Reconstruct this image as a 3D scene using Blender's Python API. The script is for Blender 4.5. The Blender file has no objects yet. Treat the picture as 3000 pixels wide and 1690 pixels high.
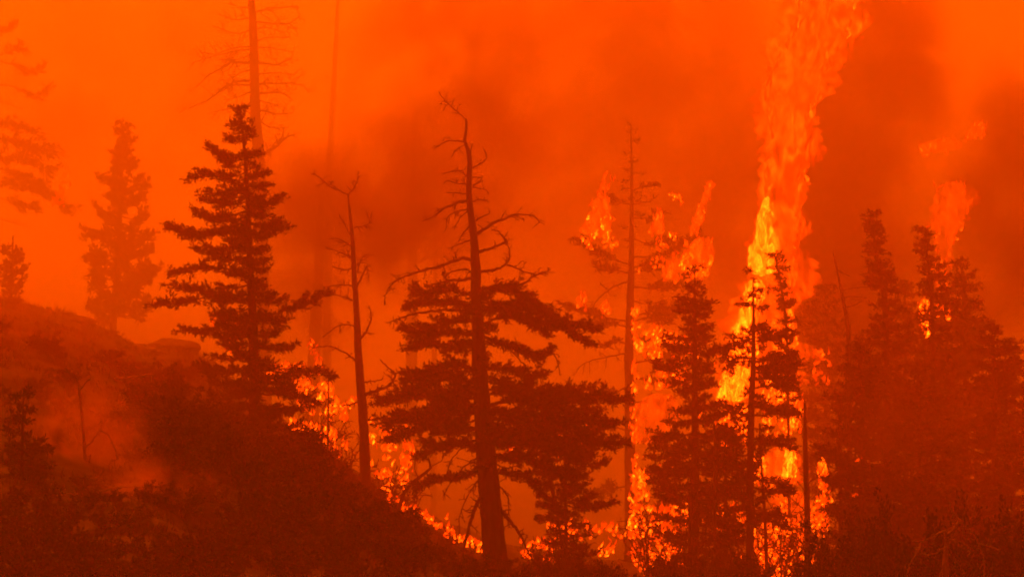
import bpy, math, random
import numpy as np
from mathutils import Vector, noise as mnoise

random.seed(7)
RNG = np.random.default_rng(11)
sc = bpy.context.scene
COL = sc.collection
R = math.radians

# ------------------------------------------------------------------ camera
cam_d = bpy.data.cameras.new('camera')
cam = bpy.data.objects.new('camera', cam_d)
COL.objects.link(cam)
cam_d.sensor_width = 36.0
cam_d.lens = 144.0                       # 3000 photo pixels span a quarter of the distance
cam.location = (0, 0, 0)
cam.rotation_euler = (R(90), 0, 0)
cam_d.clip_start = 0.5
cam_d.clip_end = 3000
sc.camera = cam

# ------------------------------------------------------------------ sky + sun
SUN_TO = Vector((-0.27, 0.80, 0.53)).normalized()
FILTER = (1.0, 0.030, 0.0003)             # what the smoke overhead lets through
w = bpy.data.worlds.new('World')
sc.world = w
w.use_nodes = True
nt = w.node_tree
nt.nodes.clear()
sky = nt.nodes.new('ShaderNodeTexSky')
sky.sky_type = 'NISHITA'
sky.sun_disc = False
sky.sun_elevation = math.asin(SUN_TO.z)
sky.sun_rotation = math.atan2(SUN_TO.x, SUN_TO.y)
sky.dust_density = 6.0
sky.air_density = 1.0
mul = nt.nodes.new('ShaderNodeMix'); mul.data_type = 'RGBA'; mul.blend_type = 'MULTIPLY'
mul.inputs[0].default_value = 1.0
mul.inputs[7].default_value = (*FILTER, 1)
bg = nt.nodes.new('ShaderNodeBackground')
bg.inputs[1].default_value = 0.15
out = nt.nodes.new('ShaderNodeOutputWorld')
nt.links.new(sky.outputs[0], mul.inputs[6])
nt.links.new(mul.outputs[2], bg.inputs[0])
nt.links.new(bg.outputs[0], out.inputs[0])

sun_d = bpy.data.lights.new('sun', 'SUN')
sun_d.energy = 5.0
sun_d.angle = R(12)
sun_d.color = (1.0, 0.150, 0.0004)
sun = bpy.data.objects.new('sun', sun_d)
COL.objects.link(sun)
sun.rotation_euler = (-SUN_TO).to_track_quat('-Z', 'Y').to_euler()

vs = sc.view_settings
vs.view_transform = 'Standard'
vs.look = 'None'
vs.gamma = 1.0
vs.exposure = -0.2
vs.use_curve_mapping = False

cy = sc.cycles
cy.max_bounces = 6
cy.diffuse_bounces = 1
cy.glossy_bounces = 1
cy.transmission_bounces = 2
cy.volume_bounces = 3
cy.transparent_max_bounces = 24
cy.volume_step_rate = 1.0
cy.volume_max_steps = 128
cy.sample_clamp_indirect = 4.0
cy.filter_width = 1.9
cy.use_denoising = True
cy.use_adaptive_sampling = True
cy.adaptive_threshold = 0.07
cy.adaptive_min_samples = 24
cy.caustics_reflective = False
cy.caustics_refractive = False

# ------------------------------------------------------------------ helpers
W0 = 0.25 / 3000.0


def P(px, py, d):
    """photo pixel at a distance -> place in the world"""
    s = d * W0
    return Vector(((px - 1500) * s, d, -(py - 845) * s))


def mat(name):
    m = bpy.data.materials.new(name)
    m.use_nodes = True
    m.node_tree.nodes.clear()
    return m, m.node_tree, m.node_tree.nodes.new('ShaderNodeOutputMaterial')


def N(nt, kind, **kw):
    n = nt.nodes.new(kind)
    for k, v in kw.items():
        setattr(n, k, v)
    return n


def setin(n, **kw):
    for k, v in kw.items():
        n.inputs[k.replace('_', ' ')].default_value = v


def math_node(nt, op, a, b=None, c=None, clamp=False):
    n = nt.nodes.new('ShaderNodeMath')
    n.operation = op
    n.use_clamp = clamp
    for i, v in enumerate((a, b, c)):
        if v is None:
            continue
        if isinstance(v, (int, float)):
            n.inputs[i].default_value = v
        else:
            nt.links.new(v, n.inputs[i])
    return n.outputs[0]


def ramp(nt, val, a, b, lo=0.0, hi=1.0, smooth=True):
    n = nt.nodes.new('ShaderNodeMapRange')
    n.interpolation_type = 'SMOOTHSTEP' if smooth else 'LINEAR'
    n.clamp = True
    nt.links.new(val, n.inputs[0])
    for i, v in enumerate((a, b, lo, hi)):
        n.inputs[i + 1].default_value = v
    return n.outputs[0]


def surface_mat(name, c1, c2, scale=6.0, rough=0.85, bump=0.0, stretch=(1, 1, 1), island=False):
    m, t, o = mat(name)
    b = N(t, 'ShaderNodeBsdfPrincipled')
    b.inputs['Roughness'].default_value = rough
    b.inputs['Specular IOR Level'].default_value = 0.25
    tc = N(t, 'ShaderNodeTexCoord')
    mp = N(t, 'ShaderNodeMapping')
    mp.inputs['Scale'].default_value = stretch
    t.links.new(tc.outputs['Object'], mp.inputs[0])
    nz = N(t, 'ShaderNodeTexNoise')
    setin(nz, Scale=scale, Detail=5.0, Roughness=0.65)
    t.links.new(mp.outputs[0], nz.inputs['Vector'])
    mx = N(t, 'ShaderNodeMix', data_type='RGBA')
    mx.inputs[6].default_value = (*c1, 1)
    mx.inputs[7].default_value = (*c2, 1)
    f = ramp(t, nz.outputs[0], 0.32, 0.68)
    if island:
        g = N(t, 'ShaderNodeNewGeometry')
        f = math_node(t, 'ADD', math_node(t, 'MULTIPLY', f, 0.55), math_node(t, 'MULTIPLY', g.outputs['Random Per Island'], 0.45))
    t.links.new(f, mx.inputs[0])
    t.links.new(mx.outputs[2], b.inputs['Base Color'])
    if bump:
        bp = N(t, 'ShaderNodeBump')
        setin(bp, Strength=bump, Distance=0.04)
        t.links.new(nz.outputs[0], bp.inputs['Height'])
        t.links.new(bp.outputs[0], b.inputs['Normal'])
    t.links.new(b.outputs[0], o.inputs['Surface'])
    return m


M = {}
M['bark'] = surface_mat('bark', (0.05, 0.035, 0.025), (0.16, 0.11, 0.08), 7, 0.9, 1.0, (1, 1, 0.22))
M['deadwood'] = surface_mat('dead_wood', (0.16, 0.13, 0.10), (0.34, 0.29, 0.24), 8, 0.85, 0.7, (1, 1, 0.25))
M['palewood'] = surface_mat('pale_dead_wood', (0.40, 0.35, 0.30), (0.62, 0.57, 0.50), 8, 0.8, 0.6, (1, 1, 0.25))
M['needles'] = surface_mat('fir_needles', (0.040, 0.042, 0.018), (0.11, 0.095, 0.042), 1.3, 0.7, island=True)
M['scrub'] = surface_mat('scrub_leaves', (0.035, 0.033, 0.018), (0.13, 0.10, 0.055), 0.9, 0.75, island=True)
M['ground'] = surface_mat('burnt_ground', (0.03, 0.025, 0.02), (0.11, 0.09, 0.065), 0.7, 0.95, 0.8)
M['rock'] = surface_mat('rock', (0.12, 0.11, 0.10), (0.30, 0.28, 0.26), 3.0, 0.9, 1.0)
M['grass'] = surface_mat('dry_grass', (0.05, 0.042, 0.022), (0.17, 0.135, 0.075), 0.5, 0.8, island=True)


def mesh_obj(name, verts, faces, m, parent=None, smooth=False):
    me = bpy.data.meshes.new(name)
    if isinstance(verts, np.ndarray):
        nv, nf = len(verts), len(faces)
        k = faces.shape[1]
        me.vertices.add(nv)
        me.vertices.foreach_set('co', verts.astype(np.float32).ravel())
        me.loops.add(nf * k)
        me.loops.foreach_set('vertex_index', faces.astype(np.int32).ravel())
        me.polygons.add(nf)
        me.polygons.foreach_set('loop_start', np.arange(0, nf * k, k, dtype=np.int32))
        me.update(calc_edges=True)
    else:
        me.from_pydata(verts, [], faces)
        me.update()
    if smooth:
        me.polygons.foreach_set('use_smooth', np.ones(len(me.polygons), dtype=bool))
    me.materials.append(m)
    o = bpy.data.objects.new(name, me)
    COL.objects.link(o)
    if parent is not None:
        o.parent = parent
    return o


def thing(name, loc, label, cat, group=None):
    o = bpy.data.objects.new(name, None)
    COL.objects.link(o)
    o.location = loc
    o.empty_display_size = 0.3
    tag(o, label, cat, group)
    return o


def tag(o, label=None, cat=None, group=None, kind=None):
    if label: o['label'] = label
    if cat: o['category'] = cat
    if group: o['group'] = group
    if kind: o['kind'] = kind
    return o


def smooth_path(pts, rad, step):
    """Catmull-Rom through pts (arrays n,3), radii likewise"""
    pts = np.array([list(p) for p in pts], float)
    rad = np.array(rad, float)
    if len(pts) == 2:
        q = np.vstack([2 * pts[0] - pts[1], pts, 2 * pts[1] - pts[0]])
    else:
        q = np.vstack([2 * pts[0] - pts[1], pts, 2 * pts[-1] - pts[-2]])
    op, orr = [], []
    for i in range(len(pts) - 1):
        a, b, c, d = q[i], q[i + 1], q[i + 2], q[i + 3]
        n = max(1, int(np.ceil(np.linalg.norm(c - b) / step)))
        for k in range(n):
            t = k / n
            op.append(0.5 * (2 * b + (c - a) * t + (2 * a - 5 * b + 4 * c - d) * t * t + (3 * b - a - 3 * c + d) * t ** 3))
            orr.append(rad[i] * (1 - t) + rad[i + 1] * t)
    op.append(pts[-1]); orr.append(rad[-1])
    return np.array(op), np.array(orr)


class Tubes:
    """collects tapered tubes into one mesh"""
    def __init__(self):
        self.v, self.f, self.n = [], [], 0

    def add(self, pts, rad, sides=6, rough=0.0):
        n = len(pts)
        if n < 2:
            return
        tan = np.gradient(pts, axis=0)
        tan /= np.linalg.norm(tan, axis=1, keepdims=True) + 1e-9
        ref = np.array([0.13, 0.97, 0.21]) if abs(tan[:, 1]).mean() < 0.8 else np.array([1.0, 0.1, 0.1])
        u = np.cross(tan, ref); u /= np.linalg.norm(u, axis=1, keepdims=True) + 1e-9
        v = np.cross(tan, u)
        ang = np.linspace(0, 2 * np.pi, sides, endpoint=False)
        rr = np.repeat(rad[:, None], sides, 1)
        if rough:
            rr = rr * (1 + rough * RNG.standard_normal(rr.shape))
        ring = pts[:, None, :] + rr[..., None] * (np.cos(ang)[None, :, None] * u[:, None, :] + np.sin(ang)[None, :, None] * v[:, None, :])
        self.v.append(ring.reshape(-1, 3))
        i = np.arange(n - 1)[:, None] * sides
        j = np.arange(sides)[None, :]
        jn = (j + 1) % sides
        q = np.stack([i + j, i + jn, i + sides + jn, i + sides + j], -1).reshape(-1, 4) + self.n
        self.f.append(q)
        self.n += n * sides

    def build(self, name, m, parent, origin):
        if not self.v:
            return None
        v = np.vstack(self.v) - np.array(origin)
        return mesh_obj(name, v, np.vstack(self.f), m, parent, smooth=True)


class Leaves:
    """collects small diamond leaves (needle sprays)"""
    def __init__(self):
        self.p, self.d, self.s, self.w = [], [], [], []

    def add(self, pos, dirs, size, width):
        self.p.append(pos); self.d.append(dirs)
        self.s.append(np.broadcast_to(size, len(pos)).astype(float))
        self.w.append(np.broadcast_to(width, len(pos)).astype(float))

    def count(self):
        return sum(len(a) for a in self.p)

    def build(self, name, m, parent, origin):
        if not self.p:
            return None
        p = np.vstack(self.p) - np.array(origin)
        d = np.vstack(self.d)
        d = d / (np.linalg.norm(d, axis=1, keepdims=True) + 1e-9)
        s = np.concatenate(self.s)[:, None]; wd = np.concatenate(self.w)[:, None]
        r = RNG.standard_normal(p.shape)
        side = np.cross(d, r); side /= np.linalg.norm(side, axis=1, keepdims=True) + 1e-9
        v = np.stack([p, p + d * s * 0.5 + side * wd, p + d * s, p + d * s * 0.5 - side * wd], 1).reshape(-1, 3)
        f = np.arange(len(v)).reshape(-1, 4)
        return mesh_obj(name, v, f, m, parent)


def unit(v):
    return v / (np.linalg.norm(v) + 1e-9)


def twiggy(tubes, pts, rad, n, length, up=0.0, sub=2, seed_curl=0.5):
    """bare side twigs on a dead branch"""
    L = len(pts)
    for k in range(n):
        i = RNG.integers(max(1, int(L * 0.15)), L)
        t = unit(pts[min(i + 1, L - 1)] - pts[i - 1])
        side = unit(np.cross(t, RNG.standard_normal(3)))
        d = unit(t * RNG.uniform(0.2, 0.8) + side + np.array([0, 0, up]))
        ln = length * RNG.uniform(0.35, 1.0) * (1.1 - 0.5 * i / L)
        curl = RNG.standard_normal(3) * seed_curl
        q = [pts[i]]
        m = 4
        for a in range(m):
            q.append(q[-1] + d * ln / m)
            d = unit(d + curl * 0.35 + RNG.standard_normal(3) * 0.18)
        q = np.array(q)
        r0 = max(0.011, min(rad[i] * 0.6, 0.022))
        qr = np.linspace(r0, 0.007, len(q))
        tubes.add(q, qr, 4)
        if sub > 0 and ln > 0.2:
            twiggy(tubes, q, qr, sub, ln * 0.5, up, 0, seed_curl)


def spray(leaves, pts, r0, density, size, width, lift=0.25):
    """needle tufts along a twig: pts (n,3)"""
    seg = np.linalg.norm(np.diff(pts, axis=0), axis=1)
    L = seg.sum()
    n = max(3, int(L * density))
    t = RNG.random(n) * (len(pts) - 1)
    i = np.minimum(t.astype(int), len(pts) - 2)
    fr = (t - i)[:, None]
    pos = pts[i] * (1 - fr) + pts[i + 1] * fr + RNG.standard_normal((n, 3)) * r0
    d = pts[i + 1] - pts[i]
    d = d / (np.linalg.norm(d, axis=1, keepdims=True) + 1e-9)
    d = d * 0.6 + RNG.standard_normal((n, 3)) * 0.6 + np.array([0, 0, lift])
    leaves.add(pos, d, size * RNG.uniform(0.6, 1.3, n), width * RNG.uniform(0.7, 1.2, n))


def bough(tubes, leaves, pts, r0, start=0.25, twig=0.5, gap=0.10, dens=60, size=0.13, width=0.022, flat=0.5, lift=0.25, droop=0.0):
    """a live branch: a wooden tube, side twigs in a rough plane, needle tufts on them"""
    n = len(pts)
    rad = np.linspace(r0, 0.006, n)
    tubes.add(pts, rad, 5, 0.06)
    seg = np.linalg.norm(np.diff(pts, axis=0), axis=1)
    L = seg.sum()
    cum = np.concatenate([[0], np.cumsum(seg)])
    s = L * start
    sgn = 1
    while s < L:
        f = s / L
        x = np.interp(s, cum, np.arange(n))
        i = min(int(x), n - 2)
        p = pts[i] + (pts[i + 1] - pts[i]) * (x - i)
        t = unit(pts[i + 1] - pts[i])
        lat = unit(np.cross(t, np.array([0, 0, 1.0]))) * sgn
        sgn = -sgn
        d = unit(t * RNG.uniform(0.5, 1.0) + lat * RNG.uniform(0.5, 1.0) + np.array([0, 0, RNG.normal(0.08 - droop, flat * 0.55)]))
        ln = twig * (0.35 + 0.9 * math.sin(math.pi * min(1, (1 - f) * 0.75 + 0.12))) * RNG.uniform(0.55, 1.15)
        m = 4
        q = [p]
        for a in range(m):
            q.append(q[-1] + d * ln / m)
            d = unit(d + np.array([0, 0, 0.10 * lift * 4 - droop * 0.3]) * 0.25 + RNG.standard_normal(3) * 0.15)
        q = np.array(q)
        if ln > 0.18:
            tubes.add(q, np.linspace(0.009, 0.004, m + 1), 3)
        spray(leaves, q, 0.022, dens, size, width, lift)
        s += gap * RNG.uniform(0.6, 1.4)
    k = int(n * 0.5)
    spray(leaves, pts[k:], 0.03, dens, size, width, lift)


def wobble_path(a, b, sag, tipup, step=0.18, jit=0.03):
    """branch path from a to b sagging in the middle and lifting at the tip"""
    a = np.array(a, float); b = np.array(b, float)
    L = np.linalg.norm(b - a)
    n = max(4, int(L / step))
    t = np.linspace(0, 1, n + 1)[:, None]
    p = a + (b - a) * t
    p[:, 2] += (-sag * L * np.sin(np.pi * t[:, 0]) + tipup * L * (t[:, 0] ** 3 - t[:, 0]))
    p[1:] += np.cumsum(RNG.standard_normal((n, 3)) * jit * L / n, axis=0)
    return p


def trunk_at(path, rad, z):
    zs = path[:, 2]
    o = np.argsort(zs)
    return np.array([np.interp(z, zs[o], path[o, 0]), np.interp(z, zs[o], path[o, 1]), z]), np.interp(z, zs[o], rad[o])


def make_trunk(t, pts, D, origin, m='bark', sides=14, step=0.3):
    """pts: (px, py, width px)"""
    s = D * W0
    path, rad = smooth_path([P(a, b, D) for a, b, c in pts], [c * s / 2 for a, b, c in pts], step)
    path[:, 1] += np.array([0.12 * mnoise.noise((z * 0.3, D, 1.7)) for z in path[:, 2]])
    tb = Tubes()
    tb.add(path, rad, sides, 0.05)
    tb.build('trunk', M[m], t, origin)
    return path, rad


def dead_branches(t, D, origin, path, trad, lst, m='bark', twn=7, twl=0.45, curl=0.5):
    """lst: ([(px,py)...], width px). Each is a branch of its own."""
    s = D * W0
    for pl, wpx in lst:
        dirn = RNG.choice([-1, 1]) * RNG.uniform(0.15, 0.55)
        L = sum(math.dist(pl[i], pl[i + 1]) for i in range(len(pl) - 1)) * s
        acc, pts = 0.0, []
        for i, (a, b) in enumerate(pl):
            if i: acc += math.dist(pl[i], pl[i - 1]) * s
            pts.append(P(a, b, D + dirn * acc))
        wr = [max(1.15 * wpx * s / 2 * (1 - 0.75 * i / (len(pl) - 1)), 0.013) for i in range(len(pl))]
        q, r = smooth_path(pts, wr, 0.08)
        q[1:] += RNG.standard_normal((len(q) - 1, 3)) * 0.008
        tb = Tubes()
        tb.add(q, r, 6, 0.12)
        twiggy(tb, q, r, max(2, int(twn * L)), twl * min(1.0, 0.4 + L * 0.35), 0.0, 2, curl)
        tb.build('branch', M[m], t, origin)


def env_crown(t, D, origin, path, trad, env, gap=0.16, per=3, leaf=1.0, sag=0.05, tipup=0.12, drop=0.10, twig=0.5,
              dens=60, size=0.13, width=0.022, start=0.25, flat=0.5, lift=0.25, depth=0.8, leaves=None, jit=(0.7, 1.02), gaps=0.0, twgap=0.10, m='needles'):
    """crown from an outline: env rows (py, left px, right px), branches whorled round the trunk"""
    s = D * W0
    env = sorted(env)
    ys = np.array([e[0] for e in env], float)
    lf = np.array([e[1] for e in env], float); rt = np.array([e[2] for e in env], float)
    own = leaves is None
    leaves = leaves or Leaves()
    z0, z1 = -(ys[0] - 845) * s, -(ys[-1] - 845) * s
    z = z0
    a0 = RNG.uniform(0, 6.28)
    while z > z1:
        py = 845 - z / s
        for k in range(per):
            if RNG.random() < gaps:
                continue
            a0 += 2.399 + RNG.normal(0, 0.3)
            zz = z + RNG.normal(0, gap * 0.35)
            base, br = trunk_at(path, trad, zz + drop * 0.5)
            cxpx = 1500 + base[0] / s
            c, sn = math.cos(a0), math.sin(a0)
            l_ = max(10.0, cxpx - np.interp(py, ys, lf)); r_ = max(10.0, np.interp(py, ys, rt) - cxpx)
            lx = (r_ if c > 0 else l_) * s
            ld = depth * (l_ + r_) * 0.5 * s
            L = 1.0 / math.sqrt((c / lx) ** 2 + (sn / ld) ** 2) * RNG.uniform(*jit)
            L = max(L, 0.15)
            tip = base + np.array([c * L, sn * L, -drop * L])
            pts = wobble_path(base, tip, sag, tipup, 0.14)
            tb = Tubes()
            sz = min(1.0, 0.45 + L * 0.5)
            bough(tb, leaves, pts, min(br * 0.6, 0.012 + 0.013 * L), start if L > 0.5 else 0.1, twig * sz, twgap, dens * leaf, size * (0.75 + 0.25 * sz), width, flat, lift)
            tb.build('branch', M['bark'], t, origin)
        z -= gap * RNG.uniform(0.75, 1.3)
    if own:
        o = leaves.build('crown', M[m], t, origin)
    return leaves


def px_bough(t, leaves, D, origin, pl, wpx, start=0.2, twig=0.5, gap=0.09, dens=60, size=0.13, width=0.022, flat=0.5, lift=0.25, turn=None, droop=0.0):
    """a live branch drawn through photo pixels, leaving the picture plane as it goes"""
    s = D * W0
    k = turn if turn is not None else RNG.choice([-1, 1]) * RNG.uniform(0.1, 0.4)
    acc, pts = 0.0, []
    for i, (a, b) in enumerate(pl):
        if i: acc += math.dist(pl[i], pl[i - 1]) * s
        pts.append(P(a, b, D + k * acc))
    q, r = smooth_path(pts, [wpx * s / 2] * len(pts), 0.15)
    q[1:] += RNG.standard_normal((len(q) - 1, 3)) * 0.012
    tb = Tubes()
    twig *= min(1.0, 0.35 + 0.5 * acc)
    bough(tb, leaves, q, wpx * s / 2, start, twig, gap, dens, size, width, flat, lift, droop)
    tb.build('branch', M['bark'], t, origin)


# ------------------------------------------------------------------ ground
CREST = [(-60, 2.5), (-30, 1.6), (-20, 0.7), (-14.4, -0.30), (-13.4, -0.52), (-12.2, -0.88), (-11.1, -1.32), (-10.3, -1.78), (-9.8, -1.70), (-9.2, -1.62), (-8.7, -1.9),
         (-7.7, -2.75), (-5.75, -4.2), (-3.8, -5.5), (-2.4, -6.35), (-0.77, -7.2), (1.0, -7.6), (4, -7.8), (20, -7.9), (60, -7.0)]
CX = np.array([c[0] for c in CREST]); CZ = np.array([c[1] for c in CREST])


def sstep(t):
    t = np.clip(t, 0, 1)
    return t * t * (3 - 2 * t)


def ground_z(x, y):
    zr = np.interp(x * 115.0 / np.maximum(np.minimum(y, 140), 95.0), CX, CZ)
    front = -1.9 + (-6.3 + 1.9) * sstep(y / 55.0)
    s1 = sstep((y - 58) / 57.0)
    s1 = 0.5 * s1 + 0.5 * np.clip((y - 58) / 57.0, 0, 1)
    zf = front * (1 - s1) + zr * s1
    zb = np.minimum(zr - 1.2, -8.2 + 6.6 * sstep((-8.0 - x) / 5.0))
    s2 = sstep((y - 115) / 16.0)
    return np.where(y < 115, zf, zr * (1 - s2) + (zb + np.maximum(0, y - 140) * 0.012) * s2)


def gz(x, y):
    b = float(ground_z(np.array(float(x)), np.array(float(y))))
    k = min(1.0, max(0.0, (y - 50) / 20))
    return b + k * (0.16 * mnoise.noise((x * 0.45, y * 0.45, 3.1)) + 0.09 * mnoise.noise((x * 1.6, y * 1.6, 9.4)) + 0.05 * mnoise.noise((x * 4.1, y * 4.1, 2.4)))


def build_ground():
    xs = np.concatenate([np.linspace(-400, -32, 14), np.linspace(-30, 30, 241), np.linspace(32, 400, 14)])
    ys = np.concatenate([np.linspace(-60, 50, 12), np.linspace(54, 160, 213), np.linspace(165, 900, 20)])
    v = [(x, y, gz(x, y)) for y in ys for x in xs]
    nx = len(xs)
    f = [(j * nx + i, j * nx + i + 1, (j + 1) * nx + i + 1, (j + 1) * nx + i) for j in range(len(ys) - 1) for i in range(nx - 1)]
    o = mesh_obj('ground', v, f, M['ground'], smooth=True)
    tag(o, 'dark burnt hillside sloping down from the ridge into the draw', kind='structure')


build_ground()

# ------------------------------------------------------------------ haze and smoke


def vol_mat(name, color, density, aniso=0.35, absorb=(0, 0, 0), build=None, step=1.0):
    m, t, o = mat(name)
    v = N(t, 'ShaderNodeVolumePrincipled')
    v.inputs['Color'].default_value = (*color, 1)
    v.inputs['Anisotropy'].default_value = aniso
    v.inputs['Density'].default_value = density
    v.inputs['Absorption Color'].default_value = (*absorb, 1)
    if build:
        t.links.new(build(t), v.inputs['Density'])
        m.cycles.volume_step_rate = step
    else:
        m.cycles.homogeneous_volume = True
    t.links.new(v.outputs[0], o.inputs['Volume'])
    return m


def box(name, lo, hi, m, **kw):
    x0, y0, z0 = lo; x1, y1, z1 = hi
    v = [(x0, y0, z0), (x1, y0, z0), (x1, y1, z0), (x0, y1, z0), (x0, y0, z1), (x1, y0, z1), (x1, y1, z1), (x0, y1, z1)]
    f = [(0, 3, 2, 1), (4, 5, 6, 7), (0, 1, 5, 4), (1, 2, 6, 5), (2, 3, 7, 6), (3, 0, 4, 7)]
    o = mesh_obj(name, v, f, m)
    tag(o, **kw)
    return o


HAZE = vol_mat('haze_air', (0.95, 0.62, 0.40), 0.0016, 0.3)
box('haze', (-420, -70, -12), (420, 920, 30), HAZE, label='thin even smoke haze filling the air', kind='stuff')

BANK = vol_mat('smoke_bank', (0.93, 0.92, 0.80), 0.028, 0.58)


def smoke_bank(m, y_front, y_back, top, label):
    """the thick smoke that starts just behind the front trees and fills the draw"""
    nx, nz = 60, 24
    xs = np.linspace(-70, 70, nx); zs = np.linspace(-11, top, nz)
    front = [(x, y_front + 2.5 * mnoise.noise((x * 0.12, z * 0.12, 5)) + 1.0 * mnoise.noise((x * 0.4, z * 0.4, 8)), z) for z in zs for x in xs]
    back = [(x, y_back, z) for z in zs for x in xs]
    v = front + back
    n = nx * nz
    f = []
    for j in range(nz - 1):
        for i in range(nx - 1):
            a = j * nx + i
            f.append((a, a + 1, a + nx + 1, a + nx))
            f.append((n + a, n + a + nx, n + a + nx + 1, n + a + 1))
    for i in range(nx - 1):
        f.append((i, n + i, n + i + 1, i + 1))
        a = (nz - 1) * nx + i
        f.append((a, a + 1, n + a + 1, n + a))
    for j in range(nz - 1):
        a = j * nx
        f.append((a, a + nx, n + a + nx, n + a))
        a = j * nx + nx - 1
        f.append((a, n + a, n + a + nx, a + nx))
    o = mesh_obj('smoke', v, f, m)
    tag(o, label, kind='stuff')


smoke_bank(BANK, 107, 330.0, 18, 'thick orange smoke filling the draw behind the trees')
VEIL = vol_mat('smoke_veil', (0.93, 0.36, 0.15), 0.020, 0.4)
smoke_bank(VEIL, 91, 103.9, 17, 'thin veil of smoke drifting round the front trees')


def plume_mat(name, color, peak, scale, lo, hi, aniso=0.3, seed=0.0, core=0.0):
    """a billow of smoke: densest inside, torn by noise, thinning to nothing at its rim"""
    def build(t):
        tc = N(t, 'ShaderNodeTexCoord')
        ln = N(t, 'ShaderNodeVectorMath', operation='LENGTH')
        t.links.new(tc.outputs['Object'], ln.inputs[0])
        fall = ramp(t, ln.outputs['Value'], 0.98, 0.15)
        ge = N(t, 'ShaderNodeNewGeometry')
        nz = N(t, 'ShaderNodeTexNoise', noise_dimensions='4D')
        setin(nz, Scale=scale, Detail=4.0, Roughness=0.58, Distortion=0.9, W=seed)
        t.links.new(ge.outputs['Position'], nz.inputs['Vector'])
        nn = ramp(t, nz.outputs[0], lo, hi, core, 1.0)
        return math_node(t, 'MULTIPLY', math_node(t, 'MULTIPLY', fall, nn), peak)
    return vol_mat(name, color, 0.0, aniso, build=build, step=1.6)


def ico(sub=3):
    import bmesh
    bm = bmesh.new()
    bmesh.ops.create_icosphere(bm, subdivisions=sub, radius=1.0)
    v = [tuple(x.co) for x in bm.verts]; f = [tuple(x.index for x in q.verts) for q in bm.faces]
    bm.free()
    return v, f


ICO = ico(3)


def plume(px, py, d, rx, ry, rz, peak, color=0.35, scale=0.28, lo=0.42, hi=0.60, seed=0.0, label='dark billow of smoke', tilt=0.0, core=0.08):
    m = plume_mat('smoke_billow', (color, color * 0.55, color * 0.25), peak, scale, lo, hi, seed=seed, core=core)
    o = mesh_obj('smoke', ICO[0], ICO[1], m)
    o.location = P(px, py, d)
    o.scale = (rx, ry, rz)
    o.rotation_euler = (0, tilt, 0)
    tag(o, label, kind='stuff')
    return o


plume(1330, 240, 119, 4.2, 5, 6.0, 0.62, color=0.32, scale=0.40, label='dark smoke column drifting behind the broken-topped tree', seed=1.0, core=0.0, tilt=0.25)
plume(1070, 620, 116, 5.4, 4.5, 3.4, 0.95, color=0.34, scale=0.45, label='dark smoke billow behind the bare snag', seed=2.0, core=0.05)
plume(1600, 480, 133, 8.0, 6, 7.0, 0.40, color=0.38, scale=0.34, label='brown smoke drifting over the middle of the draw', seed=3.0, core=0.0)
plume(2090, 500, 134, 6.0, 6, 8.0, 0.45, color=0.38, scale=0.36, label='brown smoke left of the tall flame', seed=8.0, core=0.0)
plume(2460, 520, 130, 3.4, 5, 7.5, 1.3, color=0.28, scale=0.42, label='dark smoke beside the tall flame', seed=4.0, core=0.12)
plume(2600, 900, 126, 6.5, 6, 5.5, 0.65, color=0.34, scale=0.38, label='dark smoke behind the trees beside the tall flame', seed=5.0)
plume(2600, 100, 130, 2.4, 5, 5.0, 1.3, color=0.28, scale=0.5, label='dark smoke curling away from the flame top', seed=6.0, tilt=-0.35, core=0.0)
plume(3040, 560, 124, 3.4, 5, 5.5, 1.2, color=0.28, scale=0.45, label='dark smoke at the edge of the burning stand', seed=7.0)
plume(1850, 80, 131, 6.0, 5, 4.5, 0.60, color=0.32, scale=0.5, label='brown smoke high over the burning pine', seed=14.0, core=0.0)
plume(860, 880, 116, 3.2, 3, 2.4, 0.5, color=0.35, scale=0.5, label='dark smoke low between the big fir and the bare snag', seed=15.0)
plume(330, 260, 146, 9.0, 6, 7.0, 0.26, color=0.45, scale=0.4, lo=0.45, hi=0.62, label='faint smoke swirl over the ridge', seed=16.0, core=0.0)
plume(2740, 1230, 98, 4.6, 2.4, 3.2, 0.09, color=0.93, scale=0.6, label='pale smoke drifting before the dark stand', seed=17.0, core=0.3)

# drifting puffs on the near slope
plume(220, 1290, 88, 2.2, 1.6, 1.6, 0.9, color=0.93, scale=0.8, lo=0.38, hi=0.62, label='pale smoke puff by the crooked dead snag', seed=11.0, core=0.0)
plume(430, 1440, 84, 1.8, 1.5, 1.0, 0.9, color=0.93, scale=0.9, lo=0.38, hi=0.62, label='pale smoke wisp low over the brush', seed=12.0, core=0.0)
plume(60, 950, 104, 2.8, 3, 1.6, 0.16, color=0.9, scale=0.6, label='pale smoke drifting over the ridge', seed=13.0, core=0.0)

# ------------------------------------------------------------------ trees


def tree(name, D, tp, label, group=None, bark='bark', sides=14):
    """tp: trunk rows (px, py, width px); the trunk is carried down into the ground"""
    tp = list(tp)
    x, y, wd = tp[-1]
    g = gz((x - 1500) * W0 * D, D)
    pyg = 845 - (g - 0.15) / (D * W0)
    if pyg > y + 5:
        tp.append((x + (x - tp[-2][0]) / max(1, (y - tp[-2][1])) * (pyg - y) * 0.6, pyg, wd * (1 + 0.0006 * (pyg - y))))
    else:
        keep = [p for p in tp if p[1] < pyg]
        tp = keep + [(tp[-1][0], pyg, wd)]
    base = P(tp[-1][0], tp[-1][1], D)
    t = thing(name, base, label, 'tree', group)
    path, rad = make_trunk(t, tp, D, base, bark, sides)
    return t, base, path, rad


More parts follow.
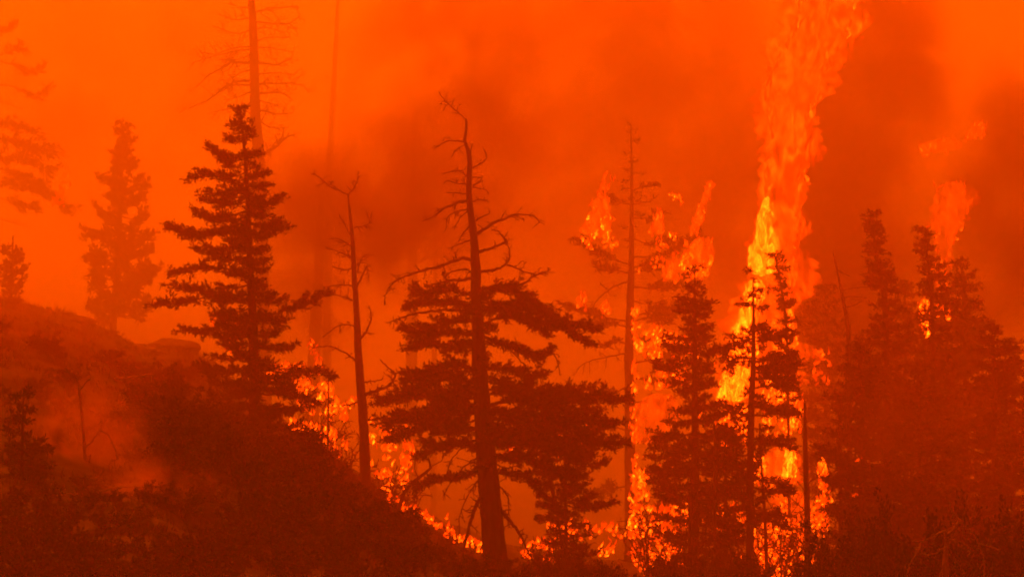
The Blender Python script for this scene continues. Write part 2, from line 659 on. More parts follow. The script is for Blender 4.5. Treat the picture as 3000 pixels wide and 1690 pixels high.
# A: the big dark fir on the left
A, o, pa, ra = tree('fir_tree', 100, [(703, 322, 3), (712, 400, 7), (724, 560, 13), (733, 800, 20), (743, 1000, 28), (747, 1300, 38)],
                    'big dark fir tree with ragged pointed top standing below the ridge')
lv = Leaves()
env_crown(A, 100, o, pa, ra, [(325, 693, 716), (350, 680, 730), (385, 655, 745), (425, 612, 760), (480, 600, 775), (525, 553, 795), (570, 590, 790), (600, 560, 810), (660, 490, 835), (700, 530, 820),
                              (740, 530, 800), (780, 560, 790), (800, 640, 800), (840, 600, 830), (880, 560, 840), (940, 540, 870), (1000, 560, 880), (1060, 560, 850), (1120, 560, 900), (1200, 520, 900), (1300, 500, 900)],
          gap=0.24, per=5, twig=0.38, dens=100, size=0.125, width=0.019, tipup=0.16, drop=0.04, leaves=lv, jit=(0.5, 1.04), depth=0.75, flat=0.38)
for pl, wpx in [([(730, 700), (640, 680), (560, 690), (495, 665)], 5), ([(735, 800), (640, 785), (570, 790), (500, 802)], 5), ([(740, 880), (620, 870), (540, 885), (450, 895)], 6),
                ([(742, 900), (620, 860), (560, 850), (500, 830)], 5), ([(745, 930), (820, 915), (890, 890), (965, 860)], 7), ([(745, 980), (660, 960), (600, 975), (535, 965)], 5),
                ([(748, 1080), (830, 1090), (920, 1090), (975, 1105)], 6), ([(748, 1150), (850, 1160), (930, 1180)], 6), ([(722, 540), (650, 520), (600, 515), (553, 522)], 4),
                ([(720, 500), (660, 470), (612, 425)], 3), ([(728, 620), (800, 590), (832, 575)], 4), ([(730, 690), (800, 670), (838, 668)], 4)]:
    px_bough(A, lv, 100, o, pl, wpx, start=0.3, twig=0.36, gap=0.07, dens=100, size=0.125, width=0.019)
lv.build('crown', M['needles'], A, o)
dead_branches(A, 100, o, pa, ra, [([(740, 930), (690, 945), (640, 955), (600, 975)], 5), ([(735, 830), (680, 850), (640, 870)], 4), ([(745, 950), (700, 970), (650, 1000)], 4)])

# B: the bare snag between the fir and the middle tree
B, o, pb, rb = tree('dead_tree', 103, [(1020, 570, 5), (1028, 652, 9), (1033, 708, 13), (1038, 811, 15), (1045, 921, 18), (1050, 1032, 22), (1057, 1135, 26), (1064, 1225, 28), (1069, 1342, 32), (1071, 1445, 34)],
                    'slim bare snag with forked top and crooked branches between the two big trees')
dead_branches(B, 103, o, pb, rb, [
    ([(1020, 570), (974, 549), (940, 525), (915, 506)], 4), ([(1022, 568), (1042, 542), (1050, 504)], 4), ([(1033, 670), (1060, 662), (1084, 651), (1091, 621)], 4), ([(1084, 651), (1072, 618)], 3),
    ([(1029, 721), (995, 701), (967, 701)], 4), ([(1033, 756), (988, 735), (953, 725)], 4), ([(1036, 839), (995, 835), (957, 842)], 4), ([(1033, 880), (995, 866), (947, 858)], 5),
    ([(1047, 797), (1064, 752), (1095, 745)], 4), ([(1047, 839), (1070, 790), (1076, 780), (1081, 825)], 5), ([(1058, 990), (1075, 965), (1088, 935), (1081, 894)], 7),
    ([(1043, 1059), (1009, 1032), (960, 1014), (915, 1018)], 6), ([(1068, 1155), (1119, 1139), (1150, 1118), (1157, 1094), (1133, 1073), (1112, 1052)], 9), ([(1157, 1094), (1178, 1090)], 4),
    ([(1058, 1120), (1100, 1116), (1122, 1109)], 4), ([(1050, 1177), (1002, 1190)], 5), ([(1050, 960), (1020, 950), (988, 956), (947, 987)], 4), ([(1030, 690), (1010, 660), (995, 630)], 3),
    ([(1040, 780), (1010, 790), (975, 780)], 3), ([(1064, 1230), (1110, 1225), (1180, 1200)], 6)], twn=12, twl=0.42)

# C: the broken-topped tree in the middle
C, o, pc, rc = tree('fir_tree', 100, [(1366, 350, 6), (1366, 377, 8), (1361, 412, 10), (1372, 443, 12), (1376, 481, 14), (1374, 531, 15), (1375, 589, 17), (1382, 647, 20), (1389, 705, 23), (1392, 763, 27), (1395, 802, 29),
                                     (1393, 859, 30), (1400, 950, 36), (1406, 1100, 44), (1418, 1250, 52), (1430, 1400, 60), (1443, 1550, 68), (1455, 1700, 76)],
                    'tall old fir with dead broken top and thick straight trunk in the middle', sides=20)
dead_branches(C, 100, o, pc, rc, [
    ([(1366, 350), (1347, 335), (1328, 317), (1308, 300), (1285, 268)], 3), ([(1358, 416), (1331, 412), (1304, 416), (1285, 427), (1270, 439)], 4), ([(1360, 425), (1335, 440), (1322, 460)], 3),
    ([(1366, 516), (1355, 502), (1328, 502), (1297, 508)], 4), ([(1367, 541), (1339, 537), (1312, 529), (1299, 537)], 4), ([(1366, 568), (1331, 565), (1308, 564)], 4),
    ([(1366, 589), (1331, 597), (1304, 609), (1281, 626), (1254, 643), (1233, 649)], 8), ([(1370, 612), (1331, 624), (1310, 639), (1304, 678)], 4), ([(1374, 616), (1347, 639), (1331, 670)], 4),
    ([(1378, 659), (1355, 686), (1343, 709)], 5), ([(1380, 703), (1347, 715), (1322, 726)], 5), ([(1382, 765), (1355, 757), (1324, 767), (1285, 782), (1239, 792), (1196, 805), (1166, 819), (1142, 840), (1131, 859), (1125, 890)], 9),
    ([(1384, 798), (1362, 788), (1324, 796), (1301, 813)], 6), ([(1387, 813), (1347, 821), (1316, 821), (1270, 832), (1247, 840)], 9),
    ([(1374, 455), (1380, 440), (1382, 424)], 5), ([(1384, 493), (1409, 479), (1428, 458), (1420, 443)], 5), ([(1385, 545), (1401, 535), (1414, 522), (1386, 520)], 5), ([(1384, 549), (1409, 553), (1432, 562)], 3),
    ([(1385, 591), (1409, 585), (1434, 597)], 4), ([(1393, 647), (1416, 632), (1434, 624), (1432, 612)], 5), ([(1395, 686), (1420, 670), (1451, 651), (1482, 640), (1505, 630), (1559, 632), (1582, 651)], 9),
    ([(1403, 738), (1428, 730), (1459, 719), (1480, 705), (1459, 678), (1440, 674)], 9), ([(1409, 796), (1447, 790), (1478, 778), (1492, 755), (1490, 724), (1476, 715)], 8),
    ([(1486, 776), (1524, 790), (1563, 802), (1605, 802)], 5), ([(1401, 848), (1447, 840), (1501, 838), (1536, 829), (1571, 805), (1613, 790)], 11),
    ([(1400, 920), (1330, 908), (1240, 915), (1180, 930), (1140, 945)], 9), ([(1615, 1027), (1632, 1055), (1640, 1095)], 4), ([(1478, 1010), (1520, 1050), (1545, 1080), (1550, 1120)], 5),
    ([(1440, 1420), (1400, 1470), (1370, 1560), (1352, 1650), (1350, 1730)], 12), ([(1445, 1480), (1480, 1510), (1520, 1560), (1560, 1640)], 14),
    ([(1425, 1330), (1380, 1350), (1330, 1400), (1300, 1450)], 5), ([(1420, 1300), (1360, 1310), (1320, 1350), (1310, 1390)], 4), ([(1430, 1400), (1390, 1420), (1350, 1500), (1345, 1560)], 5),
    ([(1435, 1410), (1480, 1440), (1490, 1480), (1488, 1520)], 6), ([(1436, 1350), (1480, 1370), (1530, 1360)], 5)], twn=10, twl=0.42)
lv = Leaves()
for pl, wpx, tw in [([(1400, 868), (1450, 850), (1500, 855), (1545, 880), (1590, 905)], 9, 0.5), ([(1402, 915), (1500, 895), (1600, 925), (1680, 958), (1745, 965)], 10, 0.5),
                ([(1404, 950), (1480, 930), (1560, 945), (1640, 960), (1735, 1010)], 8, 0.42), ([(1410, 985), (1470, 1005), (1530, 1030), (1575, 1047), (1615, 1027)], 11, 0.40),
                ([(1412, 1080), (1500, 1085), (1550, 1105), (1590, 1098)], 8, 0.36), ([(1395, 870), (1320, 850), (1260, 860), (1215, 850)], 8, 0.42), ([(1392, 900), (1320, 890), (1250, 885), (1190, 905)], 8, 0.36),
                ([(1400, 985), (1330, 975), (1250, 985), (1185, 965)], 9, 0.45), ([(1402, 1010), (1330, 1020), (1260, 1010), (1195, 1020)], 7, 0.36), ([(1405, 1080), (1330, 1070), (1250, 1090), (1190, 1110)], 9, 0.55),
                ([(1406, 1120), (1320, 1110), (1260, 1120), (1200, 1150)], 9, 0.55), ([(1408, 1170), (1300, 1160), (1200, 1165), (1110, 1175)], 10, 0.6), ([(1412, 1210), (1320, 1210), (1220, 1220), (1130, 1240)], 10, 0.6),
                ([(1414, 1190), (1520, 1170), (1640, 1170), (1740, 1165), (1830, 1170)], 12, 0.6), ([(1416, 1230), (1540, 1220), (1660, 1230), (1800, 1240)], 11, 0.6), ([(1418, 1270), (1540, 1270), (1680, 1290), (1820, 1300)], 10, 0.6),
                ([(1414, 1260), (1320, 1250), (1230, 1260), (1150, 1290)], 9, 0.55), ([(1425, 1370), (1350, 1400), (1280, 1405), (1215, 1430)], 9, 0.42), ([(1430, 1330), (1520, 1340), (1600, 1370), (1690, 1400)], 9, 0.5),
                ([(1432, 1380), (1500, 1390), (1560, 1410), (1590, 1450)], 7, 0.34), ([(1425, 1310), (1350, 1300), (1280, 1310), (1230, 1340)], 8, 0.4), ([(1405, 1140), (1460, 1140), (1540, 1150), (1620, 1180)], 8, 0.55),
                ([(1408, 1100), (1380, 1140), (1340, 1180), (1280, 1200)], 7, 0.5), ([(1412, 1160), (1500, 1140), (1580, 1155), (1660, 1150)], 9, 0.6), ([(1414, 1220), (1500, 1230), (1600, 1250), (1700, 1240)], 9, 0.6),
                ([(1416, 1250), (1500, 1280), (1600, 1310), (1680, 1340)], 8, 0.5), ([(1410, 1200), (1340, 1230), (1260, 1240), (1180, 1215)], 8, 0.5), ([(1400, 940), (1330, 945), (1270, 960), (1220, 985)], 7, 0.45), ([(1400, 880), (1460, 900), (1530, 930), (1600, 980)], 7, 0.45)]:
    px_bough(C, lv, 100, o, pl, wpx, start=0.14, twig=tw, gap=0.05, dens=110, size=0.125, width=0.020, flat=0.42)
env_crown(C, 100, o, pc, rc, [(870, 1330, 1460), (930, 1340, 1450), (985, 1310, 1470), (1030, 1350, 1440), (1080, 1300, 1460), (1130, 1220, 1540), (1200, 1190, 1620), (1300, 1220, 1620), (1340, 1330, 1520)],
          gap=0.28, per=4, twig=0.34, dens=100, size=0.125, width=0.020, leaves=lv, depth=1.0)
lv.build('crown', M['needles'], C, o)

# D: the tall burning tree
D_, o, pd, rd = tree('pine_tree', 118.5, [(1848, 362, 4), (1850, 450, 6), (1851, 600, 10), (1850, 750, 16), (1846, 900, 23), (1843, 1050, 27), (1845, 1250, 30), (1846, 1500, 32), (1846, 1690, 34)],
                     'tall thin burning pine with flames along its branches and trunk')
lv = Leaves()
for pl, wpx, tw in [([(1845, 775), (1790, 755), (1740, 735), (1700, 705)], 6, 0.5), ([(1846, 800), (1800, 790), (1755, 785)], 6, 0.45), ([(1850, 800), (1900, 790), (1940, 785)], 6, 0.45), ([(1848, 785), (1900, 775), (1930, 770)], 5, 0.4),
                    ([(1852, 700), (1900, 715), (1950, 712), (2000, 705)], 4, 0.25), ([(1852, 755), (1920, 750), (1970, 740), (2010, 715), (2050, 690)], 5, 0.28), ([(1850, 930), (1920, 912), (1995, 905)], 6, 0.5),
                    ([(1848, 945), (1910, 930), (1970, 935)], 6, 0.5), ([(1842, 960), (1790, 945), (1730, 950)], 6, 0.45), ([(1842, 945), (1760, 925), (1690, 905), (1660, 900)], 6, 0.4), ([(1855, 840), (1920, 845), (1990, 840)], 5, 0.3),
                    ([(1850, 990), (1900, 1000), (1970, 1015)], 6, 0.4), ([(1842, 1010), (1810, 1000), (1780, 1010)], 6, 0.5), ([(1850, 1065), (1910, 1055), (1990, 1050)], 6, 0.5), ([(1850, 1110), (1900, 1110), (1960, 1130)], 6, 0.5),
                    ([(1842, 1130), (1800, 1150), (1750, 1160)], 6, 0.5), ([(1850, 1180), (1900, 1180), (1960, 1200)], 6, 0.5), ([(1848, 1300), (1900, 1290), (1960, 1310)], 6, 0.5), ([(1842, 1260), (1790, 1250), (1740, 1260)], 6, 0.5),
                    ([(1848, 1420), (1800, 1430), (1740, 1440)], 6, 0.5), ([(1850, 640), (1900, 640), (1940, 630)], 4, 0.25), ([(1850, 560), (1900, 545), (1930, 540)], 4, 0.25), ([(1850, 600), (1810, 590), (1780, 570)], 4, 0.25)]:
    px_bough(D_, lv, 118.5, o, pl, wpx, start=0.3, twig=tw, gap=0.09, dens=70, size=0.16, width=0.03)
env_crown(D_, 118.5, o, pd, rd, [(365, 1840, 1860), (420, 1825, 1880), (520, 1815, 1895), (700, 1800, 1900)], gap=0.3, per=2, twig=0.16, dens=22, leaves=lv, size=0.12)
lv.build('crown', M['needles'], D_, o)
dead_branches(D_, 118.5, o, pd, rd, [([(1840, 825), (1790, 845), (1745, 885), (1735, 920)], 5), ([(1838, 1035), (1780, 1045), (1710, 1065), (1680, 1100)], 5), ([(1850, 600), (1900, 590), (1930, 570)], 3), ([(1850, 880), (1900, 890), (1940, 880)], 4)])

# E, F, G: the firs round the tall flame
FIRS = [
    ('fir_tree', 106, [(2035, 800, 3), (2036, 950, 12), (2036, 1200, 20), (2036, 1690, 26)],
     [(803, 2022, 2050), (835, 1985, 2068), (870, 1972, 2080), (930, 1960, 2105), (960, 1970, 2118), (1010, 1905, 2118), (1060, 1900, 2120), (1110, 1890, 2105), (1180, 1890, 2110), (1260, 1880, 2110), (1380, 1880, 2120), (1480, 1900, 2110), (1640, 1920, 2100)],
     dict(gap=0.25, per=5, twig=0.40, gaps=0.16, jit=(0.4, 1.06)), 'dark pointed fir standing left of the tall flame'),
    ('fir_tree', 104, [(2206, 812, 3), (2207, 900, 8), (2207, 1050, 14), (2200, 1250, 20), (2196, 1690, 26)],
     [(812, 2170, 2235), (840, 2150, 2250), (880, 2140, 2280), (930, 2135, 2290), (960, 2130, 2320), (1000, 2150, 2300), (1030, 2184, 2300), (1070, 2180, 2335), (1130, 2182, 2320), (1165, 2180, 2300), (1190, 2090, 2335), (1225, 2150, 2300), (1260, 2165, 2290), (1340, 2110, 2320), (1420, 2150, 2300), (1540, 2140, 2280)],
     dict(gap=0.30, per=4, twig=0.32, gaps=0.25, start=0.35, jit=(0.4, 1.06)), 'open-branched fir silhouetted right against the bright flame'),
    ('fir_tree', 110, [(2268, 745, 3), (2290, 850, 6), (2305, 1000, 8), (2312, 1500, 9)],
     [(748, 2260, 2280), (790, 2258, 2300), (840, 2275, 2330), (900, 2285, 2350), (960, 2280, 2355), (1050, 2272, 2360), (1200, 2270, 2365)],
     dict(gap=0.25, per=5, twig=0.34, gaps=0.15), 'leaning young fir just right of the bright flame'),
    ('fir_tree', 109, [(2555, 628, 3), (2562, 700, 7), (2578, 800, 12), (2595, 950, 16), (2605, 1690, 24)],
     [(630, 2547, 2567), (665, 2535, 2585), (705, 2518, 2598), (735, 2560, 2600), (775, 2535, 2618), (810, 2530, 2625), (850, 2545, 2640), (880, 2560, 2640), (920, 2560, 2650), (980, 2500, 2670), (1060, 2480, 2690), (1200, 2440, 2720), (1690, 2430, 2730)],
     dict(gap=0.26, per=6, twig=0.4), 'fir with narrow ragged top, first of the dark stand right of the flame'),
    ('fir_tree', 109, [(2706, 674, 3), (2720, 780, 8), (2732, 950, 14), (2740, 1690, 22)],
     [(676, 2697, 2722), (712, 2690, 2755), (740, 2688, 2770), (775, 2705, 2772), (800, 2710, 2785), (840, 2700, 2782), (880, 2690, 2800), (960, 2690, 2820), (1040, 2690, 2840), (1200, 2660, 2850), (1650, 2660, 2850)],
     dict(gap=0.26, per=6, twig=0.38, gaps=0.1), 'fir with a pointed top in front of the hazy flame'),
    ('fir_tree', 112, [(2812, 768, 5), (2825, 900, 12), (2832, 1690, 22)],
     [(770, 2795, 2840), (800, 2788, 2868), (850, 2785, 2878), (900, 2775, 2882), (950, 2770, 2910), (1020, 2760, 2945), (1100, 2750, 2975), (1250, 2740, 3000), (1600, 2740, 3000)],
     dict(gap=0.27, per=6, twig=0.45), 'round-topped fir at the shoulder of the dark stand'),
    ('fir_tree', 107, [(2905, 962, 5), (2912, 1100, 12), (2915, 1690, 22)],
     [(965, 2885, 2925), (1010, 2860, 2965), (1070, 2850, 2985), (1200, 2820, 3010), (1690, 2800, 3030)],
     dict(gap=0.27, per=6, twig=0.45), 'broad low fir at the outer end of the dark stand'),
    ('fir_tree', 105, [(3040, 1030, 5), (3045, 1200, 14), (3045, 1690, 22)],
     [(1040, 3010, 3060), (1090, 2975, 3090), (1200, 2940, 3120), (1690, 2900, 3150)],
     dict(gap=0.29, per=5, twig=0.45), 'fir cut off by the edge of the picture beside the dark stand'),
    ('fir_tree', 116, [(2415, 835, 4), (2420, 1000, 10), (2420, 1690, 20)],
     [(838, 2395, 2440), (880, 2360, 2460), (950, 2345, 2480), (1040, 2335, 2500), (1200, 2330, 2520), (1450, 2330, 2520)],
     dict(gap=0.29, per=5, twig=0.5), 'smoke-veiled fir between the tall flame and the dark stand'),
    ('fir_tree', 103, [(2520, 1010, 4), (2525, 1200, 14), (2525, 1690, 24)],
     [(1015, 2500, 2540), (1080, 2450, 2590), (1200, 2410, 2640), (1400, 2390, 2660), (1720, 2390, 2680)],
     dict(gap=0.27, per=6, twig=0.5), 'bushy dark fir in front of the narrow ragged-topped one'),
    ('fir_tree', 102, [(2690, 1090, 4), (2695, 1300, 14), (2695, 1690, 24)],
     [(1095, 2670, 2710), (1180, 2610, 2770), (1300, 2570, 2820), (1720, 2550, 2840)],
     dict(gap=0.27, per=6, twig=0.5), 'bushy dark fir low in the middle of the dark stand'),
    ('fir_tree', 104, [(1655, 1150, 4), (1655, 1300, 8), (1660, 1690, 12)],
     [(1150, 1540, 1780), (1170, 1500, 1820), (1260, 1480, 1850), (1350, 1510, 1840), (1450, 1540, 1820), (1530, 1580, 1800), (1640, 1600, 1780)],
     dict(gap=0.24, per=5, twig=0.42, gaps=0.2, jit=(0.3, 1.05), flat=0.6), 'low spreading fir between the thick trunk and the burning pine'),
    ('fir_tree', 107.5, [(2125, 1262, 4), (2125, 1400, 9), (2125, 1690, 14)],
     [(1265, 2100, 2150), (1310, 2050, 2190), (1380, 2035, 2210), (1460, 2040, 2200), (1560, 2060, 2180), (1650, 2060, 2180)],
     dict(gap=0.24, per=6, twig=0.45, gaps=0.1), 'low bushy fir between the two dark firs with fire above it'),
    ('fir_tree', 108.5, [(1955, 1285, 4), (1955, 1400, 9), (1955, 1690, 14)],
     [(1290, 1930, 1985), (1340, 1890, 2030), (1400, 1880, 2040), (1460, 1890, 2030), (1490, 1920, 2000)],
     dict(gap=0.24, per=6, twig=0.45, gaps=0.1), 'low bushy fir left of the dark pointed fir trunk with fire below it'),
    ('fir_tree', 114, [(2650, 835, 4), (2652, 1000, 10), (2655, 1690, 18)],
     [(838, 2630, 2672), (880, 2610, 2700), (950, 2590, 2720), (1050, 2570, 2740), (1300, 2560, 2750)],
     dict(gap=0.27, per=5, twig=0.45), 'hazy fir filling the gap between the two pointed tops of the dark stand'),
    ('fir_tree', 113, [(2772, 872, 4), (2775, 1000, 10), (2778, 1690, 18)],
     [(875, 2750, 2795), (930, 2725, 2830), (1010, 2700, 2860), (1200, 2680, 2880)],
     dict(gap=0.27, per=5, twig=0.45), 'hazy fir filling the gap left of the round-topped one'),
    ('fir_tree', 112, [(2965, 1010, 4), (2968, 1100, 10), (2970, 1690, 18)],
     [(1012, 2945, 2985), (1060, 2920, 3010), (1200, 2880, 3050), (1400, 2860, 3060)],
     dict(gap=0.27, per=5, twig=0.45), 'hazy fir behind the outer end of the dark stand'),
    ('fir_tree', 95, [(640, 1215, 4), (645, 1400, 14), (650, 1690, 24)],
     [(1220, 610, 670), (1290, 560, 740), (1380, 520, 800), (1500, 470, 850), (1600, 450, 880)],
     dict(gap=0.27, per=6, twig=0.5), 'low dark fir in the brush below the big fir'),
    ('fir_tree', 97, [(905, 1255, 4), (905, 1400, 12), (905, 1690, 20)],
     [(1260, 880, 930), (1320, 840, 980), (1400, 800, 1040), (1550, 760, 1080)],
     dict(gap=0.27, per=6, twig=0.5), 'low dark fir in the brush at the foot of the bare snag'),
    ('fir_tree', 84, [(68, 1150, 3), (66, 1300, 10), (64, 1690, 18)],
     [(1155, 60, 76), (1200, 30, 105), (1280, 5, 130), (1400, -40, 150), (1600, -80, 180), (1700, -90, 190)],
     dict(gap=0.27, per=5, twig=0.4, gaps=0.12), 'small dark fir at the near edge of the bare slope'),
]
for nm, D, tp, env, kw, lab in FIRS:
    t, o, p_, r_ = tree(nm, D, tp, lab)
    k = dict(flat=0.5, jit=(0.35, 1.08), dens=100, size=0.125, width=0.020, depth=0.8, tipup=0.14, drop=0.04)
    k.update(kw)
    if 'open-branched' in lab:
        lv = Leaves()
        env_crown(t, D, o, p_, r_, env, leaves=lv, **k)
        for pl, wpx in [([(2207, 990), (2260, 985), (2310, 970), (2330, 975)], 5), ([(2206, 1000), (2160, 1005), (2120, 1030)], 4), ([(2204, 1060), (2260, 1050), (2330, 1040)], 7), ([(2203, 1080), (2270, 1080), (2340, 1070)], 7),
                        ([(2203, 1110), (2260, 1110), (2330, 1120)], 7), ([(2202, 1050), (2160, 1050), (2130, 1080)], 5), ([(2200, 1190), (2150, 1195), (2100, 1190), (2070, 1200)], 6), ([(2200, 1190), (2260, 1200), (2330, 1205)], 7),
                        ([(2200, 1250), (2150, 1260), (2110, 1250)], 6), ([(2198, 1280), (2260, 1290), (2320, 1290)], 7), ([(2198, 1330), (2150, 1340), (2090, 1350)], 7), ([(2197, 1400), (2250, 1410), (2320, 1430)], 7),
                        ([(2197, 1430), (2150, 1430), (2100, 1440)], 7), ([(2196, 1520), (2250, 1510), (2310, 1520)], 6), ([(2196, 1560), (2140, 1560), (2090, 1580)], 6)]:
            px_bough(t, lv, D, o, pl, wpx, start=0.12, twig=0.30, gap=0.055, dens=100, size=0.125, width=0.020)
            px_bough(t, lv, D, o, [(a + random.uniform(-12, 12) * (i > 0), b + random.uniform(8, 30)) for i, (a, b) in enumerate(pl)], wpx, start=0.15, twig=0.26, gap=0.055, dens=100, size=0.125, width=0.020)
        lv.build('crown', M['needles'], t, o)
    else:
        env_crown(t, D, o, p_, r_, env, **k)

# hazy trees in the smoke
J, o, pj, rj = tree('dead_tree', 126, [(731, -160, 14), (737, 0, 20), (743, 117, 25), (745, 193, 27), (747, 293, 30), (750, 375, 32), (758, 457, 34), (765, 700, 38), (770, 980, 42)],
                    'tall pale ponderosa snag with drooping bare limbs fading into smoke behind the big fir')
z = lambda *a: [(x / 1.707, y / 1.707) for x, y in a]
dead_branches(J, 126, o, pj, rj, [
    (z((1260, 235), (1180, 240), (1080, 270), (1000, 265)), 4), (z((1260, 245), (1120, 270), (960, 315)), 5), (z((1260, 318), (1170, 312), (1110, 340), (1040, 380), (990, 430)), 8), (z((1260, 405), (1180, 410), (1120, 440), (1040, 500), (940, 545)), 9),
    (z((1260, 425), (1150, 430), (1090, 455)), 6), (z((1260, 520), (1140, 545), (1040, 570)), 5), (z((1255, 150), (1180, 170), (1060, 130)), 4), (z((1255, 40), (1190, 35), (1150, 15)), 4), (z((1260, 270), (1180, 300), (1090, 300)), 4),
    (z((1275, 215), (1330, 190), (1440, 190)), 4), (z((1275, 240), (1350, 240), (1450, 260)), 4), (z((1280, 310), (1380, 325), (1460, 290)), 7), (z((1280, 375), (1380, 365), (1470, 375)), 5), (z((1280, 420), (1400, 418), (1510, 425), (1540, 460)), 6),
    (z((1280, 470), (1400, 465), (1465, 500)), 6), (z((1280, 545), (1380, 570), (1460, 565)), 6), (z((1295, 785), (1370, 740), (1430, 690), (1510, 660)), 10), (z((1270, 110), (1430, 120), (1490, 90)), 5), (z((1265, 60), (1400, 40), (1500, 35)), 4),
    (z((1265, 150), (1340, 140), (1420, 165)), 4), (z((1255, 90), (1170, 100), (1090, 70)), 4), (z((1260, 350), (1190, 370), (1130, 420)), 4), (z((1260, 460), (1180, 490), (1120, 500)), 4), (z((1280, 500), (1360, 520), (1430, 545)), 4), (z((1285, 600), (1360, 640), (1420, 640)), 4), (z((1255, -40), (1380, -60), (1450, -90)), 4), (z((1250, -60), (1120, -70), (1060, -40)), 4)], twn=8, twl=0.8)
K, o, p_, r_ = tree('dead_tree', 147, [(992, -140, 8), (990, 0, 11), (985, 120, 13), (975, 300, 16), (968, 450, 18), (960, 900, 24)], 'thin straight trunk fading into the smoke right of the tall pale snag')
dead_branches(K, 147, o, p_, r_, [([(986, 115), (1010, 100), (1040, 95)], 3), ([(980, 235), (950, 230), (920, 245)], 3), ([(976, 300), (1000, 310), (1030, 300)], 3), ([(988, 60), (960, 70), (945, 90)], 3)], twn=3, twl=0.6)
L_, o, p_, r_ = tree('dead_tree', 142, [(1218, 330, 20), (1213, 550, 26), (1211, 700, 28), (1208, 870, 30), (1205, 1100, 34)], 'stout smoke-veiled trunk left of the broken-topped fir')
dead_branches(L_, 142, o, p_, r_, [([(1208, 690), (1180, 680), (1160, 660)], 4), ([(1208, 735), (1170, 735), (1150, 720), (1140, 700)], 5), ([(1222, 720), (1260, 725), (1280, 740)], 5), ([(1222, 650), (1260, 630), (1300, 640)], 4), ([(1218, 770), (1260, 755), (1320, 740), (1350, 735)], 6), ([(1205, 650), (1170, 640), (1140, 650)], 4)], twn=7, twl=0.7)
M_, o, p_, r_ = tree('dead_tree', 137, [(945, 560, 22), (940, 700, 28), (932, 850, 32), (922, 1000, 36), (915, 1200, 40)], 'stout smoke-veiled trunk with bare twigs just right of the big fir')
dead_branches(M_, 137, o, p_, r_, [([(945, 820), (990, 815), (1010, 840)], 4), ([(940, 910), (980, 930), (1000, 970)], 4), ([(938, 960), (980, 960), (1010, 950)], 4), ([(930, 840), (900, 820), (880, 800)], 4), ([(942, 760), (980, 770), (1000, 760)], 4)], twn=7, twl=0.7)
N_, o, p_, r_ = tree('dead_tree', 146, [(1277, 640, 9), (1276, 760, 12), (1274, 900, 14), (1272, 1100, 16)], 'thin smoke-veiled stem close behind the broken-topped fir')
dead_branches(N_, 146, o, p_, r_, [([(1276, 700), (1300, 690), (1320, 700)], 3), ([(1276, 760), (1250, 750), (1235, 760)], 3)], twn=7, twl=0.7)
I_, o, p_, r_ = tree('dead_tree', 110, [(2440, 740, 3), (2452, 790, 6), (2462, 840, 8), (2474, 900, 11), (2485, 1000, 14), (2490, 1400, 18)], 'thin leaning dead stem with bare twigs beside the dark stand')
dead_branches(I_, 110, o, p_, r_, [([(2472, 870), (2500, 868), (2540, 872)], 3), ([(2478, 900), (2510, 890), (2525, 878)], 4), ([(2466, 850), (2490, 845), (2560, 838)], 3), ([(2450, 790), (2470, 800), (2490, 810)], 2)], twn=4, twl=0.3)

O_, o, p_, r_ = tree('pine_tree', 127, [(362, 370, 4), (357, 500, 10), (348, 700, 15), (340, 850, 18), (332, 960, 20)], 'bushy pine fading into orange smoke on the ridge')
env_crown(O_, 127, o, p_, r_, [(372, 352, 374), (410, 335, 386), (470, 318, 398), (540, 285, 425), (570, 292, 440), (610, 275, 420), (660, 262, 435), (700, 235, 480), (750, 222, 492), (800, 215, 485), (850, 225, 470), (900, 250, 440), (930, 280, 400)],
          gap=0.26, per=5, twig=0.42, dens=80, size=0.19, width=0.03, tipup=0.35, drop=-0.1, gaps=0.1, jit=(0.45, 1.08), start=0.5, flat=0.8, lift=0.5)
P_, o, p_, r_ = tree('pine_tree', 132, [(-70, -60, 20), (-65, 300, 30), (-60, 900, 38)], 'smoke-veiled pine reaching in at the edge with one limb alight')
lv = Leaves()
for pl, wpx, tw, st in [([(-65, 150), (0, 180), (37, 189), (81, 214), (118, 205)], 6, 0.45, 0.6), ([(-65, 225), (0, 248), (37, 254), (99, 285), (143, 260)], 6, 0.4, 0.62), ([(-65, 190), (0, 160), (40, 150), (70, 150)], 5, 0.4, 0.6),
                        ([(-65, 100), (0, 95), (40, 80)], 4, 0.4, 0.6), ([(-65, 400), (20, 410), (90, 430), (150, 450)], 6, 0.8, 0.2), ([(-65, 470), (60, 520), (140, 570), (200, 615)], 7, 0.7, 0.3), ([(-65, 370), (20, 365), (100, 390)], 5, 0.7, 0.2),
                        ([(-65, 540), (40, 545), (120, 560)], 6, 0.7, 0.2), ([(-65, 560), (30, 590), (110, 620)], 5, 0.5, 0.5), ([(-65, 480), (40, 470), (150, 500)], 5, 0.7, 0.2)]:
    px_bough(P_, lv, 132, o, pl, wpx, start=st, twig=tw, gap=0.14, dens=50, size=0.2, width=0.035)
lv.build('crown', M['needles'], P_, o)
dead_branches(P_, 132, o, p_, r_, [([(-65, 330), (0, 300), (60, 320)], 3), ([(-60, 600), (0, 640), (70, 660)], 3)])

Q_, o, p_, r_ = tree('young_pine', 118, [(38, 690, 4), (34, 800, 8), (30, 900, 10)], 'small hazy pine on the crest of the ridge')
env_crown(Q_, 118, o, p_, r_, [(720, 20, 60), (780, 0, 80), (850, 5, 60), (890, 10, 55)], gap=0.2, per=3, twig=0.4, dens=50, size=0.18, width=0.035, tipup=0.4, drop=-0.3)

